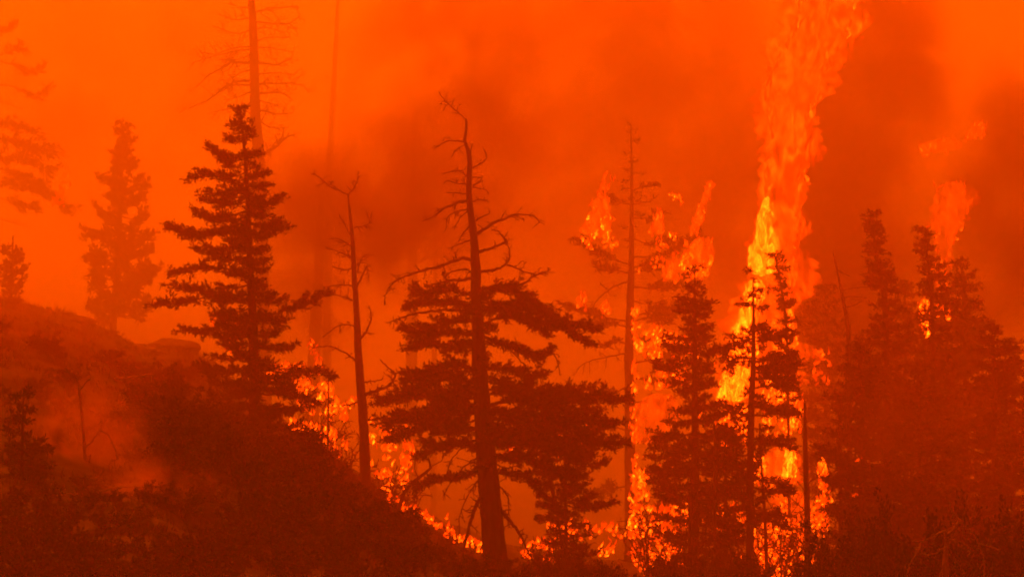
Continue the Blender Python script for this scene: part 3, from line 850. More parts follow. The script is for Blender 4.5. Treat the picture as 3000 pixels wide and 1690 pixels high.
# slim trunks in front of the fire
for D, tp, lab, br in [
    (106, [(2358, 1180, 8), (2360, 1340, 15), (2365, 1500, 18), (2365, 1690, 20)], 'straight dark trunk standing in front of the ground fire', [([(2362, 1420), (2400, 1390), (2420, 1350)], 4), ([(2362, 1500), (2330, 1470), (2310, 1450)], 4)]),
    (105, [(2225, 1240, 4), (2232, 1380, 7), (2240, 1500, 9), (2247, 1690, 11)], 'slim stem just right of the open-branched fir', [([(2236, 1450), (2255, 1475), (2262, 1490)], 3)]),
    (107, [(2460, 1150, 8), (2462, 1400, 12), (2464, 1690, 16)], 'slim dark trunk at the outer side of the ground fire', [([(2462, 1520), (2440, 1500), (2425, 1470)], 3)]),
    (104, [(2093, 1240, 6), (2094, 1400, 9), (2094, 1690, 12)], 'slim pale stem left of the open-branched fir', [([(2094, 1385), (2070, 1380), (2045, 1378)], 3), ([(2094, 1455), (2070, 1453), (2048, 1456)], 3)]),
    (104, [(2020, 1440, 10), (2022, 1560, 13), (2022, 1690, 14)], 'short dark trunk at the left of the ground fire', [([(2022, 1520), (1990, 1500), (1975, 1490)], 4), ([(2022, 1520), (2060, 1525), (2090, 1530)], 4)]),
    (101, [(962, 1075, 3), (962, 1200, 5), (960, 1340, 7), (958, 1500, 8)], 'thin bare sapling left of the slim snag', [([(962, 1180), (980, 1170)], 2), ([(962, 1130), (950, 1110)], 2), ([(960, 1250), (945, 1240)], 2)]),
    (104, [(1641, 1560, 8), (1632, 1500, 11), (1615, 1420, 13), (1590, 1330, 12)][::-1], 'crooked dark sapling leaning left of the burning pine', [([(1610, 1400), (1580, 1380), (1560, 1350)], 4), ([(1630, 1500), (1600, 1510), (1580, 1530)], 3)]),
    (102, [(1255, 1340, 6), (1262, 1370, 8), (1225, 1400, 10), (1185, 1440, 12), (1172, 1480, 13), (1150, 1530, 14)], 'crooked dark limb curving up from the slope left of the thick trunk', [([(1225, 1400), (1215, 1370), (1220, 1340)], 4), ([(1260, 1368), (1290, 1350), (1300, 1330)], 3), ([(1185, 1440), (1160, 1420)], 3)]),
    (88, [(221, 1100, 4), (228, 1119, 5), (235, 1166, 7), (240, 1228, 8), (247, 1304, 9), (252, 1380, 11), (250, 1447, 12)], 'crooked dead snag with curling limbs on the bare slope',
     [([(221, 1100), (205, 1092), (190, 1086)], 4), ([(233, 1143), (247, 1124), (266, 1107)], 3), ([(249, 1310), (281, 1276), (300, 1247), (297, 1224), (266, 1202)], 8), ([(295, 1262), (314, 1271), (333, 1304), (345, 1343)], 5), ([(345, 1343), (320, 1352)], 3),
      ([(250, 1380), (238, 1378), (219, 1369), (190, 1378)], 4), ([(250, 1400), (230, 1396), (205, 1396)], 3), ([(252, 1390), (262, 1350), (265, 1330)], 6)]),
]:
    t, o, p_, r_ = tree('dead_tree', D, tp, lab, bark='deadwood' if 'bare' in lab or 'pale' in lab else 'bark', sides=10)
    dead_branches(t, D, o, p_, r_, br, m='deadwood' if 'bare' in lab or 'pale' in lab else 'bark', twn=8, twl=0.3)

t, o, p_, r_ = tree('dead_shrub', 80, [(2771, 1555, 10), (2776, 1588, 14), (2771, 1634, 17), (2771, 1690, 20)], 'gnarled pale dead shrub with twisted limbs in front of the dark stand', bark='palewood')
t['category'] = 'shrub'
dead_branches(t, 80, o, p_, r_, [
    ([(2771, 1555), (2754, 1560), (2734, 1574), (2704, 1582), (2674, 1584)], 7), ([(2776, 1566), (2803, 1538), (2817, 1527), (2836, 1546), (2853, 1557)], 9), ([(2810, 1530), (2806, 1516), (2792, 1502)], 5), ([(2800, 1540), (2790, 1500), (2785, 1470)], 4),
    ([(2776, 1585), (2792, 1579), (2831, 1596), (2845, 1618), (2847, 1640)], 7), ([(2850, 1556), (2864, 1588), (2880, 1629), (2886, 1654), (2882, 1690)], 5), ([(2700, 1584), (2690, 1610), (2668, 1645), (2658, 1690)], 4), ([(2768, 1646), (2758, 1670), (2750, 1700)], 5),
    ([(2815, 1530), (2822, 1545), (2824, 1560)], 5), ([(2776, 1600), (2740, 1620), (2710, 1625)], 4), ([(2776, 1620), (2800, 1640), (2830, 1680)], 5), ([(2860, 1590), (2900, 1600), (2930, 1610)], 3)], m='palewood', twn=7, twl=0.3, curl=0.9)


# ------------------------------------------------------------------ brush on the slope
def shrub_proto(seed, n_stem=9, h=1.0, spread=0.75, leaf=(0.09, 0.024), dens=2600):
    global RNG
    keep = RNG
    RNG = np.random.default_rng(seed)
    tb, lv = Tubes(), Leaves()
    for k in range(n_stem):
        a = RNG.uniform(0, 6.28); r = spread * math.sqrt(RNG.random())
        tip = np.array([math.cos(a) * r, math.sin(a) * r, h * RNG.uniform(0.55, 1.0) * (1.15 - 0.5 * r / spread)])
        pts = wobble_path((0.08 * math.cos(a), 0.08 * math.sin(a), -0.1), tip, -0.08, 0.0, 0.1, 0.12)
        tb.add(pts, np.linspace(0.018, 0.006, len(pts)), 4)
        for c in range(6):
            i = RNG.integers(len(pts) // 3, len(pts))
            d = unit(RNG.standard_normal(3) * 0.8 + np.array([math.cos(a) * 0.5, math.sin(a) * 0.5, 0.5]))
            q = np.array([pts[i] + d * u * RNG.uniform(0.22, 0.42) for u in (0, 0.35, 0.7, 1.0)])
            tb.add(q, np.linspace(0.007, 0.003, 4), 3)
            spray(lv, q, 0.05, dens / (n_stem * 6 * 0.32), leaf[0], leaf[1], 0.3)
    st = tb.build('stem', M['bark'], None, (0, 0, 0))
    fo = lv.build('foliage', M['scrub'], None, (0, 0, 0))
    d = (st.data, fo.data)
    bpy.data.objects.remove(st); bpy.data.objects.remove(fo)
    RNG = keep
    return d


SHRUBS = [shrub_proto(50 + i, 8 + i, [1.0, 0.8, 1.2, 0.9, 1.5][i], [0.75, 0.85, 0.7, 0.95, 0.7][i]) for i in range(5)]


def shrub(x, y, k, sxy, sz, label, group):
    t = thing('shrub', (x, y, gz(x, y)), label, 'shrub', group)
    t.rotation_euler = (0, 0, random.uniform(0, 6.28))
    t.scale = (sxy, sxy, sz)
    for nm, me in zip(('stem', 'foliage'), SHRUBS[k]):
        c = bpy.data.objects.new(nm, me)
        COL.objects.link(c)
        c.parent = t


def shrubs(px0, px1, d0, d1, n, s0, s1, label, group, tall=1.0):
    for i in range(n):
        d = random.uniform(d0, d1)
        px = random.uniform(px0, px1)
        s = random.uniform(s0, s1)
        shrub((px - 1500) * W0 * d, d, random.randrange(5), s, s * tall * random.uniform(0.8, 1.2), label, group)


for x0, x1, n, where in [(480, 700, 20, 'thick brush below the low dark fir'), (700, 950, 22, 'thick brush straight below the big fir'), (950, 1200, 18, 'thick brush under the foot of the bare snag')]:
    shrubs(x0, x1, 80, 98, n, 0.45, 0.95, 'dark leafy shrub in the ' + where, 'shrubs in the ' + where)
shrubs(-60, 200, 76, 104, 20, 0.3, 0.7, 'low dry shrub on the slope left of the crooked snag', 'shrubs on the slope left of the crooked snag', 0.7)
shrubs(260, 520, 76, 106, 26, 0.3, 0.7, 'low dry shrub on the slope right of the crooked snag', 'shrubs on the slope right of the crooked snag', 0.7)
shrubs(-60, 240, 72, 80, 12, 0.7, 1.1, 'big dark shrub at the near corner under the small fir', 'big shrubs at the near corner under the small fir')
shrubs(1150, 1560, 92, 100, 16, 0.4, 0.7, 'dark shrub at the foot of the thick-trunked fir', 'shrubs round the foot of the thick-trunked fir', 0.8)
shrubs(1560, 1850, 95, 103, 12, 0.5, 0.8, 'dark shrub before the low spreading fir', 'shrubs before the low spreading fir')
shrubs(1980, 2200, 96, 104, 14, 0.5, 0.9, 'dark shrub below the dark pointed fir', 'shrubs below the dark pointed fir', 1.1)
shrubs(2200, 2420, 96, 102, 5, 0.35, 0.55, 'small dark shrub at the edge of the ground fire', 'small shrubs at the edge of the ground fire', 0.8)
shrubs(2430, 2720, 86, 101, 22, 0.8, 1.3, 'dark shrub left of the gnarled dead shrub', 'shrubs left of the gnarled dead shrub', 1.3)
shrubs(2800, 3050, 82, 101, 20, 0.8, 1.3, 'dark shrub right of the gnarled dead shrub', 'shrubs right of the gnarled dead shrub', 1.3)
shrubs(840, 960, 103, 107, 8, 0.4, 0.75, 'dark shrub on the crest before the fire behind the sapling', 'shrubs on the crest before the fire behind the sapling')
shrubs(960, 1120, 102, 106, 8, 0.35, 0.6, 'dark shrub on the crest round the bare snag foot', 'shrubs on the crest round the bare snag foot')
shrubs(100, 420, 66, 76, 12, 0.35, 0.6, 'low dry shrub along the near edge of the bare slope', 'shrubs along the near edge of the bare slope', 0.7)
shrubs(330, 760, 66, 78, 16, 0.45, 0.8, 'dark shrub along the bottom edge below the low dark fir', 'shrubs along the bottom edge below the low dark fir')
shrubs(760, 1300, 70, 82, 16, 0.5, 0.9, 'dark shrub along the bottom edge left of the thick trunk', 'shrubs along the bottom edge left of the thick trunk')
shrubs(1080, 1400, 99, 103, 4, 0.25, 0.45, 'dark shrub breaking the line of fire on the slope', 'shrubs breaking the line of fire on the slope')
shrubs(400, 560, 92, 106, 12, 0.3, 0.7, 'dark shrub on the slope left of the big fir', 'shrubs on the slope left of the big fir')
shrubs(20, 480, 110, 115, 9, 0.15, 0.3, 'tiny shrub on the skyline of the ridge', 'tiny shrubs on the skyline of the ridge', 0.6)

# bare burnt brush standing before the flames
def bare_shrub(px, D, h, label, n=9):
    x = (px - 1500) * W0 * D
    o = Vector((x, D, gz(x, D)))
    t = thing('bare_shrub', o, label, 'shrub')
    for k in range(n):
        a = random.uniform(0, 6.28); r = random.uniform(0.2, 0.6) * h
        tip = np.array([x + math.cos(a) * r, D + math.sin(a) * r, o.z + h * random.uniform(0.6, 1.0)])
        q = wobble_path((x, D, o.z - 0.1), tip, -0.1, 0.1, 0.1, 0.2)
        tb = Tubes(); rad = np.linspace(0.022, 0.006, len(q))
        tb.add(q, rad, 4)
        twiggy(tb, q, rad, 9, 0.4 * h, 0.2, 2, 0.7)
        tb.build('stem', M['bark'], t, o)


for px, D, h, lab in [(1130, 105.5, 1.3, 'bare burnt shrub before the bright fire right of the snag'), (1185, 105, 1.1, 'bare shrub at the head of the line of fire'), (925, 107, 1.6, 'bare shrub before the fire behind the sapling'), (1000, 106.5, 1.3, 'bare shrub just left of the snag'),
                      (1900, 107, 2.0, 'tall bare shrub before the fire at the burning pine foot'), (1965, 106.5, 1.7, 'bare shrub left of the short dark trunk'), (2290, 106, 1.6, 'bare shrub before the wide ground fire'), (2225, 107, 2.4, 'tall bare shrub beside the slim stem'),
                      (2345, 106, 1.8, 'bare shrub left of the straight dark trunk'), (2400, 107, 2.2, 'tall bare shrub right of the straight dark trunk'), (2140, 106, 2.0, 'bare shrub under the dark pointed fir'), (1580, 104, 1.0, 'low bare shrub right of the thick trunk'), (1670, 105, 1.1, 'low bare shrub under the low spreading fir')]:
    bare_shrub(px, D, h, lab)

# dry grass and litter, too much to count
gp, gd = [], []
for i in range(36000):
    d = random.uniform(64, 118); px = random.uniform(-60, 1500 if random.random() < 0.35 else 700)
    x = (px - 1500) * W0 * d
    if mnoise.noise((x * 0.8, d * 0.8, 2.0)) < -0.05: continue
    gp.append((x, d, gz(x, d) - 0.02)); gd.append((random.gauss(0, 0.4), random.gauss(0, 0.4), 1))
gl = Leaves()
gl.add(np.array(gp), np.array(gd), RNG.uniform(0.06, 0.24, len(gp)), 0.010)
g_ = gl.build('grass', M['grass'], None, (0, 0, 0))
tag(g_, 'dry grass and litter over the near slope', kind='stuff')

# fallen logs
def log(pl, wpx, D, label, m='palewood', lift=0.05):
    s = D * W0
    pts = []
    for a, b in pl:
        pts.append(P(a, b, D))
    q, r = smooth_path(pts, [wpx * s / 2 * (1 - 0.4 * i / (len(pl) - 1)) for i in range(len(pl))], 0.1)
    for i in range(len(q)):
        q[i, 2] = max(q[i, 2], gz(q[i, 0], q[i, 1]) + lift * 0.3)
    o = q[0]
    t = thing('fallen_log', o, label, 'log')
    tb = Tubes(); tb.add(q, r, 9, 0.06)
    tb.build('log', M[m], t, o)
    tb = Tubes()
    twiggy(tb, q, r, 5, 0.35, 0.3, 1)
    tb.build('branch', M[m], t, o)


def d_at(px, py, d0=70, d1=116):
    """distance at which the line of sight through a photo pixel meets the slope"""
    d = d0
    while d < d1:
        p = P(px, py, d)
        if gz(p.x, p.y) > p.z: return d
        d += 0.25
    return d1


for pl, wpx, lab in [([(333, 1112), (385, 1106), (442, 1098)], 11, 'thick pale log lying high on the bare slope'), ([(343, 1183), (362, 1184), (381, 1188)], 5, 'short pale stick below the thick log'),
                     ([(162, 1452), (195, 1446), (228, 1445)], 5, 'thin log lying left of the crooked snag'), ([(290, 1442), (333, 1428), (395, 1426), (447, 1435)], 7, 'bent dead limb lying right of the crooked snag'),
                     ([(300, 1550), (325, 1535), (360, 1525)], 6, 'stubby pale log low on the near slope'), ([(80, 1550), (120, 1547), (170, 1552)], 4, 'thin pale stick low at the near corner')]:
    D = min(d_at(a, b) for a, b in pl) - 0.15
    log(pl, wpx, D, lab)

# rocks on the ridge
def rock(px, D, r, label):
    import bmesh
    bm = bmesh.new()
    bmesh.ops.create_icosphere(bm, subdivisions=3, radius=1.0)
    for v in bm.verts:
        n = v.co.normalized()
        v.co = n * (1 + 0.35 * mnoise.noise(n * 1.4 + Vector((px, 0, 0))) + 0.15 * mnoise.noise(n * 3.7 + Vector((px, 5, 0))))
        v.co.x *= r[0]; v.co.y *= r[1]; v.co.z *= r[2]
    me = bpy.data.meshes.new('rock'); bm.to_mesh(me); bm.free()
    me.materials.append(M['rock'])
    o = bpy.data.objects.new('rock', me); COL.objects.link(o)
    x = (px - 1500) * W0 * D
    o.location = (x, D, gz(x, D) + r[2] * 0.1)
    tag(o, label, 'rock')


rock(510, 114, (0.75, 0.7, 0.32), 'rounded rock outcrop on the ridge left of the big fir')
rock(400, 113, (0.45, 0.5, 0.16), 'small rock on the ridge beside the rounded outcrop')
rock(235, 114, (0.4, 0.5, 0.14), 'low rock on the ridge in front of the hazy pine')


# ------------------------------------------------------------------ fire
FIRE = (1.0, 0.062, 0.0010)


def flame_mat(name, gain, base, absorb, scale=1.0, surf=0.10, lo=0.44, hi=0.70, step=0.5):
    """burning gas: streaky glowing volume with a thin glowing skin"""
    m, t, o = mat(name)
    ge = N(t, 'ShaderNodeNewGeometry')
    mp = N(t, 'ShaderNodeMapping')
    mp.inputs['Scale'].default_value = (1.5 * scale, 1.5 * scale, 0.62 * scale)
    mp.inputs['Rotation'].default_value = (0, R(8), 0)
    t.links.new(ge.outputs['Position'], mp.inputs[0])
    nz = N(t, 'ShaderNodeTexNoise')
    setin(nz, Scale=1.0, Detail=6.0, Roughness=0.68, Distortion=1.8)
    t.links.new(mp.outputs[0], nz.inputs['Vector'])
    st = ramp(t, nz.outputs[0], lo, hi)
    st2 = math_node(t, 'ADD', math_node(t, 'MULTIPLY', math_node(t, 'POWER', st, 1.4), gain), base)
    hue = N(t, 'ShaderNodeMix', data_type='RGBA')
    hue.inputs[6].default_value = (1.0, 0.036, 0.0, 1); hue.inputs[7].default_value = (1.0, 0.078, 0.0012, 1)
    t.links.new(st, hue.inputs[0])
    em = N(t, 'ShaderNodeEmission')
    t.links.new(hue.outputs[2], em.inputs[0])
    t.links.new(st2, em.inputs[1])
    ab = N(t, 'ShaderNodeVolumeAbsorption')
    ab.inputs[0].default_value = (0, 0, 0, 1)
    ab.inputs[1].default_value = absorb
    ad = N(t, 'ShaderNodeAddShader')
    t.links.new(em.outputs[0], ad.inputs[0]); t.links.new(ab.outputs[0], ad.inputs[1])
    t.links.new(ad.outputs[0], o.inputs['Volume'])
    tr = N(t, 'ShaderNodeBsdfTransparent')
    e2 = N(t, 'ShaderNodeEmission')
    e2.inputs[0].default_value = (*FIRE, 1)
    t.links.new(st2, e2.inputs[1])
    mx = N(t, 'ShaderNodeMixShader')
    t.links.new(math_node(t, 'MULTIPLY', st, surf), mx.inputs[0])
    t.links.new(tr.outputs[0], mx.inputs[1]); t.links.new(e2.outputs[0], mx.inputs[2])
    t.links.new(mx.outputs[0], o.inputs['Surface'])
    m.cycles.volume_step_rate = step
    m.cycles.emission_sampling = 'NONE'
    return m


M['flame'] = flame_mat('flame', 19.0, 1.1, 1.9, scale=1.7, surf=0.02, lo=0.40, hi=0.72, step=0.2)
M['flame_dim'] = flame_mat('flame_dim', 9.0, 0.7, 1.4, scale=1.8, surf=0.04, lo=0.40, hi=0.72, step=0.22)
M['flame_hot'] = flame_mat('flame_hot', 105.0, 6.0, 2.4, scale=2.3, surf=0.10, lo=0.40, hi=0.68, step=0.25)


def lick_mat(name, base, gain):
    """small licks of flame, each with a heat of its own, cooling towards the tip"""
    m, t, o = mat(name)
    ge = N(t, 'ShaderNodeNewGeometry')
    at = N(t, 'ShaderNodeAttribute', attribute_name='rise')
    nz = N(t, 'ShaderNodeTexNoise'); setin(nz, Scale=7.0, Detail=3.0, Roughness=0.6, Distortion=0.6)
    t.links.new(ge.outputs['Position'], nz.inputs['Vector'])
    n2 = N(t, 'ShaderNodeTexNoise'); setin(n2, Scale=1.5, Detail=2.0, Roughness=0.6)
    t.links.new(ge.outputs['Position'], n2.inputs['Vector'])
    rnd = math_node(t, 'POWER', ge.outputs['Random Per Island'], 1.9)
    heat = math_node(t, 'MULTIPLY', math_node(t, 'MULTIPLY', rnd, ramp(t, n2.outputs[0], 0.36, 0.64, 0.15, 1.0)), ramp(t, nz.outputs[0], 0.35, 0.65, 0.35, 1.0))
    heat = math_node(t, 'MULTIPLY', heat, ramp(t, at.outputs['Fac'], 0.0, 1.0, 1.0, 0.3, smooth=False))
    em = N(t, 'ShaderNodeEmission')
    hue = N(t, 'ShaderNodeMix', data_type='RGBA')
    hue.inputs[6].default_value = (1.0, 0.038, 0.0, 1); hue.inputs[7].default_value = (1.0, 0.076, 0.0012, 1)
    t.links.new(ramp(t, heat, 0.02, 0.35), hue.inputs[0])
    t.links.new(hue.outputs[2], em.inputs[0])
    t.links.new(math_node(t, 'ADD', math_node(t, 'MULTIPLY', heat, gain), base), em.inputs[1])
    tr = N(t, 'ShaderNodeBsdfTransparent')
    mx = N(t, 'ShaderNodeMixShader')
    al = math_node(t, 'MULTIPLY', ramp(t, at.outputs['Fac'], 0.3, 1.0, 0.85, 0.12), ramp(t, nz.outputs[0], 0.34, 0.50, 0.25, 1.0))
    t.links.new(al, mx.inputs[0])
    t.links.new(tr.outputs[0], mx.inputs[1]); t.links.new(em.outputs[0], mx.inputs[2])
    t.links.new(mx.outputs[0], o.inputs['Surface'])
    m.cycles.emission_sampling = 'NONE'
    return m


M['lick'] = lick_mat('flame_lick', 1.6, 24.0)
M['lick_dim'] = lick_mat('flame_lick_dim', 1.0, 8.0)


def lick_mesh(name, spots, D, m, parent, origin, thick=0.45):
    """spots: (px, py of foot, width px, height px) -> one mesh of small tapering licks"""
    s = D * W0
    n, sd = 5, 5
    u = np.linspace(0, 1, n + 1)
    prof = np.array([0.35, 0.5, 0.46, 0.33, 0.17, 0.01])
    ang = np.linspace(0, 2 * np.pi, sd, endpoint=False)
    V, F, A = [], [], []
    k0 = 0
    for px, py, wd, ht in spots:
        o = np.array(P(px, py, D + RNG.normal(0, thick))) - np.array(origin)
        w_, h_ = wd * s, ht * s
        bend = RNG.normal(0, 0.22, 2) * h_
        sway = RNG.normal(0, 0.10, 2) * h_
        ph = RNG.uniform(0, 6.28)
        cx = bend[0] * u ** 1.6 + sway[0] * np.sin(u * 5 + ph) + 0.10 * h_ * u
        cy_ = bend[1] * u ** 1.6 + sway[1] * np.sin(u * 5 + ph)
        rr = prof * w_ * (1 + 0.3 * RNG.standard_normal(n + 1))
        ring = np.stack([cx[:, None] + rr[:, None] * np.cos(ang + ph)[None], cy_[:, None] + rr[:, None] * np.sin(ang + ph)[None], np.repeat((u * h_)[:, None], sd, 1)], -1)
        V.append(ring.reshape(-1, 3) + o)
        A.append(np.repeat(u, sd))
        i = np.arange(n)[:, None] * sd; j = np.arange(sd)[None]; jn = (j + 1) % sd
        F.append(np.stack([i + j, i + jn, i + sd + jn, i + sd + j], -1).reshape(-1, 4) + k0)
        k0 += (n + 1) * sd
    ob = mesh_obj(name, np.vstack(V), np.vstack(F), M[m], parent, smooth=True)
    at = ob.data.attributes.new('rise', 'FLOAT', 'POINT')
    at.data.foreach_set('value', np.concatenate(A).astype(np.float32))
    ob['kind'] = 'stuff'
    return ob


def blaze(rows, D, label, m, per=0.030, w=(4, 10), h=(9, 28)):
    """burning brush filling an outline"""
    rows = sorted(rows)
    ys = [r[0] for r in rows]
    area = sum((rows[i + 1][0] - rows[i][0]) * ((rows[i][2] - rows[i][1]) + (rows[i + 1][2] - rows[i + 1][1])) / 2 for i in range(len(rows) - 1))
    n = int(area * per)
    spots = []
    off = RNG.uniform(0, 100)
    while len(spots) < n:
        y = RNG.uniform(ys[0], ys[-1])
        a = np.interp(y, ys, [r[1] for r in rows]); b = np.interp(y, ys, [r[2] for r in rows])
        x = RNG.uniform(a - 10, b + 10)
        if mnoise.noise((x * 0.022 + off, y * 0.03, 1.0)) + 0.5 * mnoise.noise((x * 0.06 + off, y * 0.08, 4.0)) < 0.10:
            if RNG.random() < 0.96:
                n -= 0.35
                continue
        spots.append((x, y + 12, RNG.uniform(*w), RNG.uniform(*h)))
    o = P((rows[-1][1] + rows[-1][2]) / 2, rows[-1][0], D)
    t = thing('fire', o, label, 'fire')
    lick_mesh('flame', spots, D, m, t, o)
    return t


def flame_hull(name, rows, D, m, parent=None, origin=(0, 0, 0), deep=0.7, rag=0.28, seed=0.0, sides=22, step=0.11):
    rows = sorted(rows, reverse=True)
    s = D * W0
    zz = np.array([-(r[0] - 845) * s for r in rows]); l_ = np.array([(r[1] - 1500) * s for r in rows]); r_ = np.array([(r[2] - 1500) * s for r in rows])
    H = zz[-1] - zz[0]
    n = max(8, int(H / step))
    v, f = [], []
    for k in range(n + 1):
        z_ = zz[0] + H * k / n
        a, b = np.interp(z_, zz, l_), np.interp(z_, zz, r_)
        cx, hw = (a + b) / 2, (b - a) / 2
        end = min(1.0, min(k, n - k) / max(2.0, n * 0.06))
        hw *= math.sin(end * math.pi / 2) * 0.98 + 0.02
        cy_ = D + 0.5 * mnoise.noise((z_ * 0.25, seed, 4.0))
        for j in range(sides):
            an = 2 * math.pi * j / sides
            c, sn = math.cos(an), math.sin(an)
            q = Vector((c * 0.9, sn * 0.9, z_ * 0.75 + seed))
            d = 1 + rag * (1.1 * mnoise.noise(q * 1.1) + 0.8 * mnoise.noise(q * 2.7 + Vector((3, 1, 0))) + 0.6 * mnoise.noise(q * 6.1) + 0.45 * mnoise.noise(q * 13.0))
            d = max(0.15, d)
            lift = 0.25 * hw * mnoise.noise(q * 2.1 + Vector((7, 7, 7)))
            v.append((cx + c * hw * d - origin[0], cy_ + sn * hw * deep * d - origin[1], z_ + lift * end - origin[2]))
    for k in range(n):
        for j in range(sides):
            a = k * sides + j; b = k * sides + (j + 1) % sides
            f.append((a, b, b + sides, a + sides))
    f.append(tuple(range(sides))[::-1]); f.append(tuple(n * sides + j for j in range(sides)))
    return mesh_obj(name, v, f, M[m], parent, smooth=True)


def flame(rows, D, label, m='flame', deep=0.7, rag=0.28, seed=0.0, step=0.05):
    rows = sorted(rows)
    pb = rows[-1]
    o = P((pb[1] + pb[2]) / 2, pb[0], D)
    ob = flame_hull('flame', rows, D, m, None, o, deep, rag, seed, 26, step)
    ob.location = o
    tag(ob, label, 'fire')
    area = sum((rows[i + 1][0] - rows[i][0]) for i in range(len(rows) - 1))
    wd = max(r[2] - r[1] for r in rows)
    lick_mesh('flame_edge', edge_licks(rows, int(area * 0.22) + 6, 3 + wd * 0.05, (3, 8), (10, 26)), D - 0.1, 'lick' if m == 'flame_hot' else 'lick_dim', ob, o, 0.12)
    return ob


def edge_licks(rows, n, jit, w, h):
    """feet of the torn tongues along both sides of a flame"""
    rows = sorted(rows); ys = [r[0] for r in rows]; out_ = []
    for _ in range(n):
        y = RNG.uniform(ys[0], ys[-1])
        a = np.interp(y, ys, [r[1] for r in rows]); b = np.interp(y, ys, [r[2] for r in rows])
        x = (a if RNG.random() < 0.5 else b) + RNG.normal(0, jit)
        x += (0.14 if x < (a + b) / 2 else -0.14) * (b - a)
        out_.append((x, y + 0.4 * h[1], RNG.uniform(*w), RNG.uniform(*h)))
    return out_


# the tall column
base = P(2210, 1190, 114.5)
col = thing('flame_column', base, 'huge column of flame rising from the burning stand out of the top of the picture', 'fire')
COLUMN = [(1200, 2110, 2330), (1100, 2115, 2330), (1000, 2130, 2340), (900, 2155, 2335), (830, 2180, 2348), (770, 2205, 2352), (700, 2212, 2352), (600, 2226, 2360), (500, 2230, 2365), (400, 2228, 2380), (330, 2240, 2398), (250, 2222, 2428),
                          (200, 2230, 2440), (150, 2252, 2470), (100, 2282, 2500), (50, 2305, 2520), (0, 2318, 2530), (-100, 2335, 2560), (-180, 2400, 2520)]
flame_hull('flame_body', COLUMN, 114.5, 'flame', col, base, 0.6, 0.62, 1.3, 72, 0.045)
lick_mesh('flame_edge', edge_licks(COLUMN, 300, 6, (5, 11), (22, 60)), 114.2, 'lick_dim', col, base, 0.35)
flame_hull('flame_core', [(575, 2236, 2266), (620, 2218, 2266), (660, 2210, 2262), (700, 2212, 2280), (740, 2202, 2286), (775, 2200, 2278), (810, 2205, 2260)], 112.9, 'flame_hot', col, base, 0.7, 0.35, 4.4, 28, 0.045)
flame_hull('flame_core', [(810, 2195, 2235), (850, 2178, 2245), (900, 2160, 2225), (960, 2150, 2215), (1020, 2148, 2225), (1080, 2120, 2200), (1140, 2105, 2180), (1185, 2085, 2190)], 112.9, 'flame_hot', col, base, 0.7, 0.35, 6.1, 28, 0.045)
flame_hull('flame_core', [(890, 2296, 2312), (930, 2302, 2328), (970, 2300, 2338), (1010, 2268, 2335), (1030, 2275, 2310)], 112.9, 'flame_hot', col, base, 0.7, 0.35, 8.1, 28, 0.045)
flame_hull('flame_core', [(1080, 2250, 2290), (1130, 2250, 2330), (1190, 2290, 2335)], 112.9, 'flame_hot', col, base, 0.7, 0.4, 9.1, 28, 0.045)

